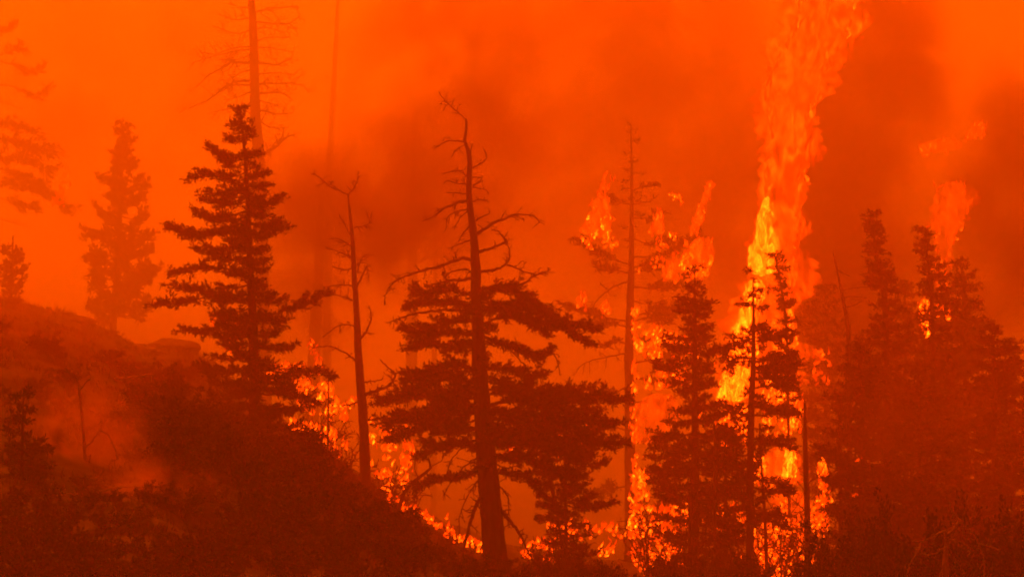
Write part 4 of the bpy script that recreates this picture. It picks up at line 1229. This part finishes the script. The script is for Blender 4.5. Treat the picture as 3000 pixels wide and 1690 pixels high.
FL = [
    ([(525, 2765, 2800), (560, 2735, 2840), (600, 2725, 2858), (640, 2718, 2835), (690, 2725, 2800), (750, 2735, 2790), (850, 2720, 2780)], 119, 'hazy red flame behind the pointed fir of the dark stand', 'flame_dim'),
    ([(405, 2760, 2800), (418, 2720, 2815), (432, 2695, 2810), (450, 2700, 2750)], 119, 'thin detached wisp of flame high over the dark stand', 'flame_dim'),
    ([(355, 2850, 2880), (375, 2840, 2892), (400, 2825, 2880), (415, 2815, 2840)], 119, 'small detached puff of flame beside the thin wisp', 'flame_dim'),
    ([(500, 1772, 1783), (560, 1745, 1783), (620, 1726, 1784), (660, 1712, 1788), (692, 1712, 1784)], 117.3, 'wide flame standing on a left limb of the burning pine', 'flame'),
    ([(630, 1732, 1782), (665, 1712, 1786), (695, 1708, 1786)], 117, 'burning twigs under the wide flame on the left limb', 'blaze'),
    ([(745, 2010, 2080), (790, 1990, 2066), (820, 1985, 2060)], 117, 'burning twigs behind the top of the dark pointed fir', 'blaze'),
    ([(600, 1930, 1940), (640, 1912, 1944), (690, 1900, 1942)], 117.3, 'flame standing on the right limb of the burning pine', 'flame'),
    ([(525, 2075, 2088), (590, 2052, 2078), (640, 2030, 2055), (685, 2018, 2042)], 117.3, 'thin slanting flame between burning pine and flame column', 'flame'),
    ([(690, 2050, 2080), (730, 2015, 2086), (780, 1996, 2072), (815, 1996, 2060)], 117.3, 'broad flame behind the top of the dark pointed fir', 'flame'),
    ([(735, 1970, 1978), (780, 1948, 1984), (818, 1936, 1986)], 117.3, 'flame left of the top of the dark pointed fir', 'flame'),
    ([(840, 1700, 1712), (870, 1695, 1718), (905, 1690, 1720)], 117.3, 'small pale flame over the right limbs of the broken-topped fir', 'flame'),
    ([(872, 1772, 1782), (900, 1764, 1784), (925, 1760, 1790)], 117.3, 'small flame left of the burning pine trunk', 'flame'),
    ([(995, 904, 912), (1030, 914, 930), (1060, 924, 946), (1098, 926, 960)], 110, 'tapering red flame between the big fir and the bare snag', 'flame'),
    ([(488, 186, 200), (525, 184, 202), (555, 166, 196), (585, 154, 180)], 131, 'small flame on the limb of the pine at the edge', 'flame'),
    ([(1325, 1130, 1205), (1350, 1098, 1218), (1390, 1094, 1190), (1425, 1110, 1170)], 107, 'bright fire on the slope just right of the bare snag', 'blaze'),
    ([(1115, 885, 960), (1150, 862, 965), (1190, 890, 1005), (1225, 950, 1010)], 110, 'bright fire behind the brush left of the bare snag', 'blaze'),
    ([(1225, 1085, 1150), (1260, 1080, 1200), (1310, 1085, 1195)], 110, 'fire in the brush right of the bare snag', 'blaze'),
    ([(1230, 860, 900), (1265, 870, 990), (1310, 900, 1010)], 106, 'glowing brush below the thin sapling', 'blaze'),
    ([(1300, 2290, 2325), (1340, 2200, 2335), (1400, 2205, 2338), (1430, 2250, 2335)], 110, 'bright fire between the fir stems low on the burning stand', 'flame'),
    ([(1295, 2304, 2324), (1340, 2296, 2332), (1405, 2290, 2328)], 108.6, 'yellow flame beside the straight dark trunk', 'flame_hot'),
    ([(1330, 2200, 2236), (1370, 2198, 2246), (1415, 2210, 2242)], 108.8, 'yellow flame round the slim stem', 'flame_hot'),
    ([(1520, 2250, 2310), (1570, 2215, 2380), (1640, 2195, 2415), (1720, 2190, 2420)], 109, 'wide ground fire right of the open-branched fir', 'blaze'),
    ([(1600, 2260, 2350), (1650, 2240, 2385), (1715, 2230, 2400)], 109.6, 'hot heart of the wide ground fire', 'flame_hot'),
    ([(1430, 2262, 2355), (1490, 2258, 2365), (1550, 2280, 2365)], 112, 'red fire glow behind the straight dark trunk', 'flame'),
    ([(1440, 2290, 2306), (1480, 2288, 2308), (1520, 2292, 2306)], 110.5, 'thin yellow flame left of the straight dark trunk', 'flame_hot'),
    ([(1340, 2402, 2418), (1385, 2398, 2426), (1425, 2402, 2424)], 109, 'narrow flame right of the straight dark trunk', 'flame_hot'),
    ([(1450, 2402, 2428), (1500, 2385, 2424), (1550, 2380, 2415)], 109, 'leaning flame low right of the straight dark trunk', 'blaze'),
    ([(1375, 1858, 1885), (1420, 1852, 1900), (1460, 1852, 1890)], 111, 'fire low against the burning pine trunk', 'blaze'),
    ([(1480, 1856, 1920), (1530, 1850, 1980), (1600, 1852, 2020), (1665, 1880, 2000)], 110, 'wide ground fire at the foot of the burning pine', 'blaze'),
    ([(1465, 1975, 2028), (1500, 1965, 2028), (1540, 1985, 2026)], 109, 'yellow fire beside the short dark trunk', 'flame_hot'),
    ([(1480, 2034, 2090), (1510, 2032, 2090), (1535, 2036, 2088)], 110, 'red fire between the short dark trunk and the slim stem', 'flame'),
    ([(1480, 2100, 2150), (1520, 2090, 2190), (1560, 2120, 2190)], 110, 'glowing brush left of the open-branched fir foot', 'blaze'),
    ([(1190, 2050, 2110), (1215, 2040, 2140), (1250, 2100, 2190), (1300, 2110, 2190)], 113, 'bright burning limbs low between the two dark firs', 'blaze'),
    ([(1180, 2120, 2190), (1220, 2110, 2195), (1290, 2130, 2195)], 114.5, 'yellow heart of fire behind the burning limbs', 'flame_hot'),
    ([(1120, 2245, 2300), (1160, 2240, 2345), (1220, 2240, 2348), (1275, 2250, 2335)], 113, 'bright burning limbs right of the open-branched fir trunk', 'blaze'),
    ([(1130, 2255, 2290), (1170, 2270, 2335), (1200, 2295, 2335)], 114.5, 'yellow heart of fire right of the open-branched fir trunk', 'flame_hot'),
    ([(945, 1865, 1930), (985, 1860, 2000), (1030, 1880, 2040), (1060, 1960, 2040)], 114, 'burning limbs between the burning pine and the dark pointed fir', 'blaze'),
    ([(1060, 1960, 2010), (1090, 1890, 2012), (1130, 1900, 1990)], 114, 'bright burning twigs left of the dark pointed fir trunk', 'blaze'),
    ([(1150, 1900, 1960), (1200, 1860, 2000), (1260, 1858, 1960), (1300, 1860, 1900)], 118, 'red flame behind the burning pine trunk', 'flame_dim'),
    ([(1300, 1960, 2010), (1350, 1940, 2010), (1400, 1930, 1980)], 116, 'dull red flame behind the dark pointed fir trunk', 'flame_dim'),
    ([(1050, 800, 880), (1090, 780, 905), (1125, 795, 900)], 108, 'red fire glow behind the lower limbs of the big fir', 'blaze_dim'),
    ([(905, 620, 690), (940, 610, 700), (990, 660, 700), (1030, 670, 700)], 112, 'faint red glow through the left limbs of the big fir', 'flame_dim'),
    ([(875, 2690, 2724), (920, 2694, 2728), (990, 2702, 2724)], 110.6, 'fire glinting inside the dark stand', 'flame_hot'),
    ([(890, 2736, 2766), (930, 2732, 2778)], 110.6, 'fire glint beside the trunk of the pointed fir', 'blaze'),
    ([(1290, 1470, 1530), (1330, 1475, 1530)], 108, 'red fire right of the thick trunk under its limbs', 'blaze_dim'),
    ([(1260, 1600, 1640), (1300, 1590, 1720), (1330, 1640, 1730)], 108, 'red fire glinting through the low spreading fir', 'blaze_dim'),
    ([(1245, 1695, 1720), (1290, 1685, 1735)], 109, 'red pointed flame over the low spreading fir', 'flame'),
    ([(1515, 1615, 1690), (1545, 1610, 1740), (1570, 1640, 1720)], 108, 'small ground fire right of the thick trunk', 'blaze'),
    ([(1575, 1530, 1600), (1605, 1530, 1620), (1640, 1560, 1620)], 106, 'burning brush right of the thick trunk foot', 'blaze'),
    ([(1020, 2390, 2420), (1080, 2390, 2425), (1120, 2398, 2420)], 114, 'dull red flame in the smoke-veiled fir', 'blaze_dim'),
]
for i, (rows, D, lab, m) in enumerate(FL):
    if m.startswith('blaze'):
        blaze(rows, D, lab, 'lick_dim' if m.endswith('dim') else 'lick', per=0.026)
    else:
        flame(rows, D, lab, m, seed=i * 3.7 + 2.0, rag=0.5)

# small fires: runs of licks
def fire(spots, D, label, dim=False):
    """spots: (px, py of its foot, width px, height px)"""
    o = P(spots[0][0], spots[0][1], D)
    t = thing('fire', o, label, 'fire')
    sub = []
    for px, py, wd, ht in spots:
        for _ in range(4):
            sub.append((px + random.gauss(0, wd * 0.4), py + random.gauss(0, wd * 0.3), wd * random.uniform(0.25, 0.55), ht * random.uniform(0.4, 1.0)))
    lick_mesh('flame', sub, D, 'lick_dim' if dim else 'lick', t, o, 0.25)


def scatter(x0, x1, y0, y1, n, w=(10, 26), h=(16, 40)):
    return [(random.uniform(x0, x1), random.uniform(y0, y1), random.uniform(*w), random.uniform(*h)) for _ in range(n)]


def along(pl, n, jit=6, w=(8, 20), h=(12, 32)):
    r_ = []
    L = [math.dist(pl[i], pl[i + 1]) for i in range(len(pl) - 1)]
    for _ in range(n):
        u = random.uniform(0, sum(L)); i = 0
        while u > L[i] and i < len(L) - 1:
            u -= L[i]; i += 1
        k = u / L[i]
        r_.append((pl[i][0] + (pl[i + 1][0] - pl[i][0]) * k + random.gauss(0, jit), pl[i][1] + (pl[i + 1][1] - pl[i][1]) * k + random.gauss(0, jit), random.uniform(*w), random.uniform(*h)))
    return r_


FIRES = [
    (along([(1128, 1435), (1160, 1475), (1210, 1500), (1270, 1532), (1340, 1574), (1412, 1606)], 60, 5, (8, 20), (10, 26)), 103, 'line of fire creeping down the slope to the thick trunk', False),
    (along([(1750, 1630), (1790, 1600)], 7, 6), 107, 'little fire in the brush left of the burning pine foot', False),
    (along([(1750, 1545), (1820, 1560)], 9, 6), 109, 'string of small flames left of the burning pine foot', False),
    (scatter(1855, 2000, 1500, 1660, 42, (14, 34), (20, 50)), 108, 'burning brush at the foot of the burning pine', False),
    (along([(1856, 900), (1858, 1050), (1857, 1250), (1858, 1420), (1860, 1560)], 60, 3, (6, 13), (14, 34)), 117, 'thin flames running up the burning pine trunk', False),
    (along([(1895, 715), (1960, 712), (2030, 735)], 14, 10, (8, 16), (12, 26)), 117, 'small flames along the upper right limb of the burning pine', False),
    (scatter(1700, 1800, 690, 730, 12, (8, 18), (12, 24)), 117, 'small flames in the left foliage of the burning pine', False),
    (along([(1962, 572), (1985, 582), (2002, 598)], 8, 3, (6, 12), (10, 22)), 117, 'loose flame floating above the burning pine limbs', False),
    (scatter(1860, 1960, 760, 800, 8, (6, 12), (12, 26)), 117, 'little flames on the dense plate of the burning pine', False),
    (scatter(2110, 2190, 1220, 1290, 22, (10, 24), (14, 34)), 112, 'bright burning twigs left of the open-branched fir trunk', False),
    (scatter(2240, 2340, 1130, 1260, 26, (10, 26), (16, 40)), 113, 'bright burning twigs right of the open-branched fir trunk', False),
    (scatter(2100, 2200, 1480, 1550, 14, (8, 20), (12, 30)), 109, 'scattered flames in the brush under the open-branched fir', False),
    (scatter(2200, 2350, 1530, 1620, 30, (12, 28), (18, 46)), 108, 'burning brush right of the slim stem', False),
    (scatter(2220, 2400, 1620, 1700, 44, (14, 32), (20, 50)), 107, 'ground fire burning along the foot of the frame', False),
    (scatter(2150, 2200, 1640, 1690, 10, (10, 24), (14, 30)), 106, 'low flames left of the slim stem foot', False),
    (along([(2400, 1640), (2470, 1690)], 16, 10, (10, 22), (14, 30)), 107, 'low flames round the slim outer trunk', False),
    (along([(2395, 1560), (2420, 1470), (2412, 1350)], 20, 7, (8, 18), (14, 34)), 108.5, 'flames up the side of the fir by the slim outer trunk', False),
    (along([(990, 1200), (1020, 1185), (1050, 1170)], 10, 4, (10, 18), (10, 22)), 107, 'burning limb just left of the bare snag', False),
    (along([(862, 1250), (900, 1262), (935, 1290), (975, 1310), (985, 1340)], 24, 6, (7, 15), (10, 22)), 106, 'string of bright embers in the brush below the thin sapling', False),
    (scatter(1210, 1235, 1225, 1255, 5, (10, 18), (14, 24)), 108, 'small flame behind the left limbs of the thick-trunked fir', True),
    (scatter(790, 880, 1070, 1110, 18, (10, 22), (12, 28)), 107, 'red flames behind the low right limbs of the big fir', True),
    (scatter(660, 710, 1000, 1060, 6, (10, 18), (10, 20)), 107, 'small red flames behind the big fir trunk', True),
    (along([(2505, 1350), (2520, 1345)], 4, 3, (8, 14), (10, 16)), 103, 'small red flame low in front of the dark stand', True),
    (along([(2500, 1455), (2515, 1452)], 3, 3, (6, 10), (8, 12)), 102, 'tiny ember below the small red flame', True),
    (along([(2535, 1605), (2548, 1618)], 4, 2, (6, 10), (8, 12)), 99, 'tiny ember at the foot of the dark stand', True),
    (scatter(155, 195, 570, 605, 7, (8, 14), (10, 20)), 131, 'burning twigs at the limb end of the pine at the edge', True),
]
for sp, D, lab, dim in FIRES:
    fire(sp, D, lab, dim)
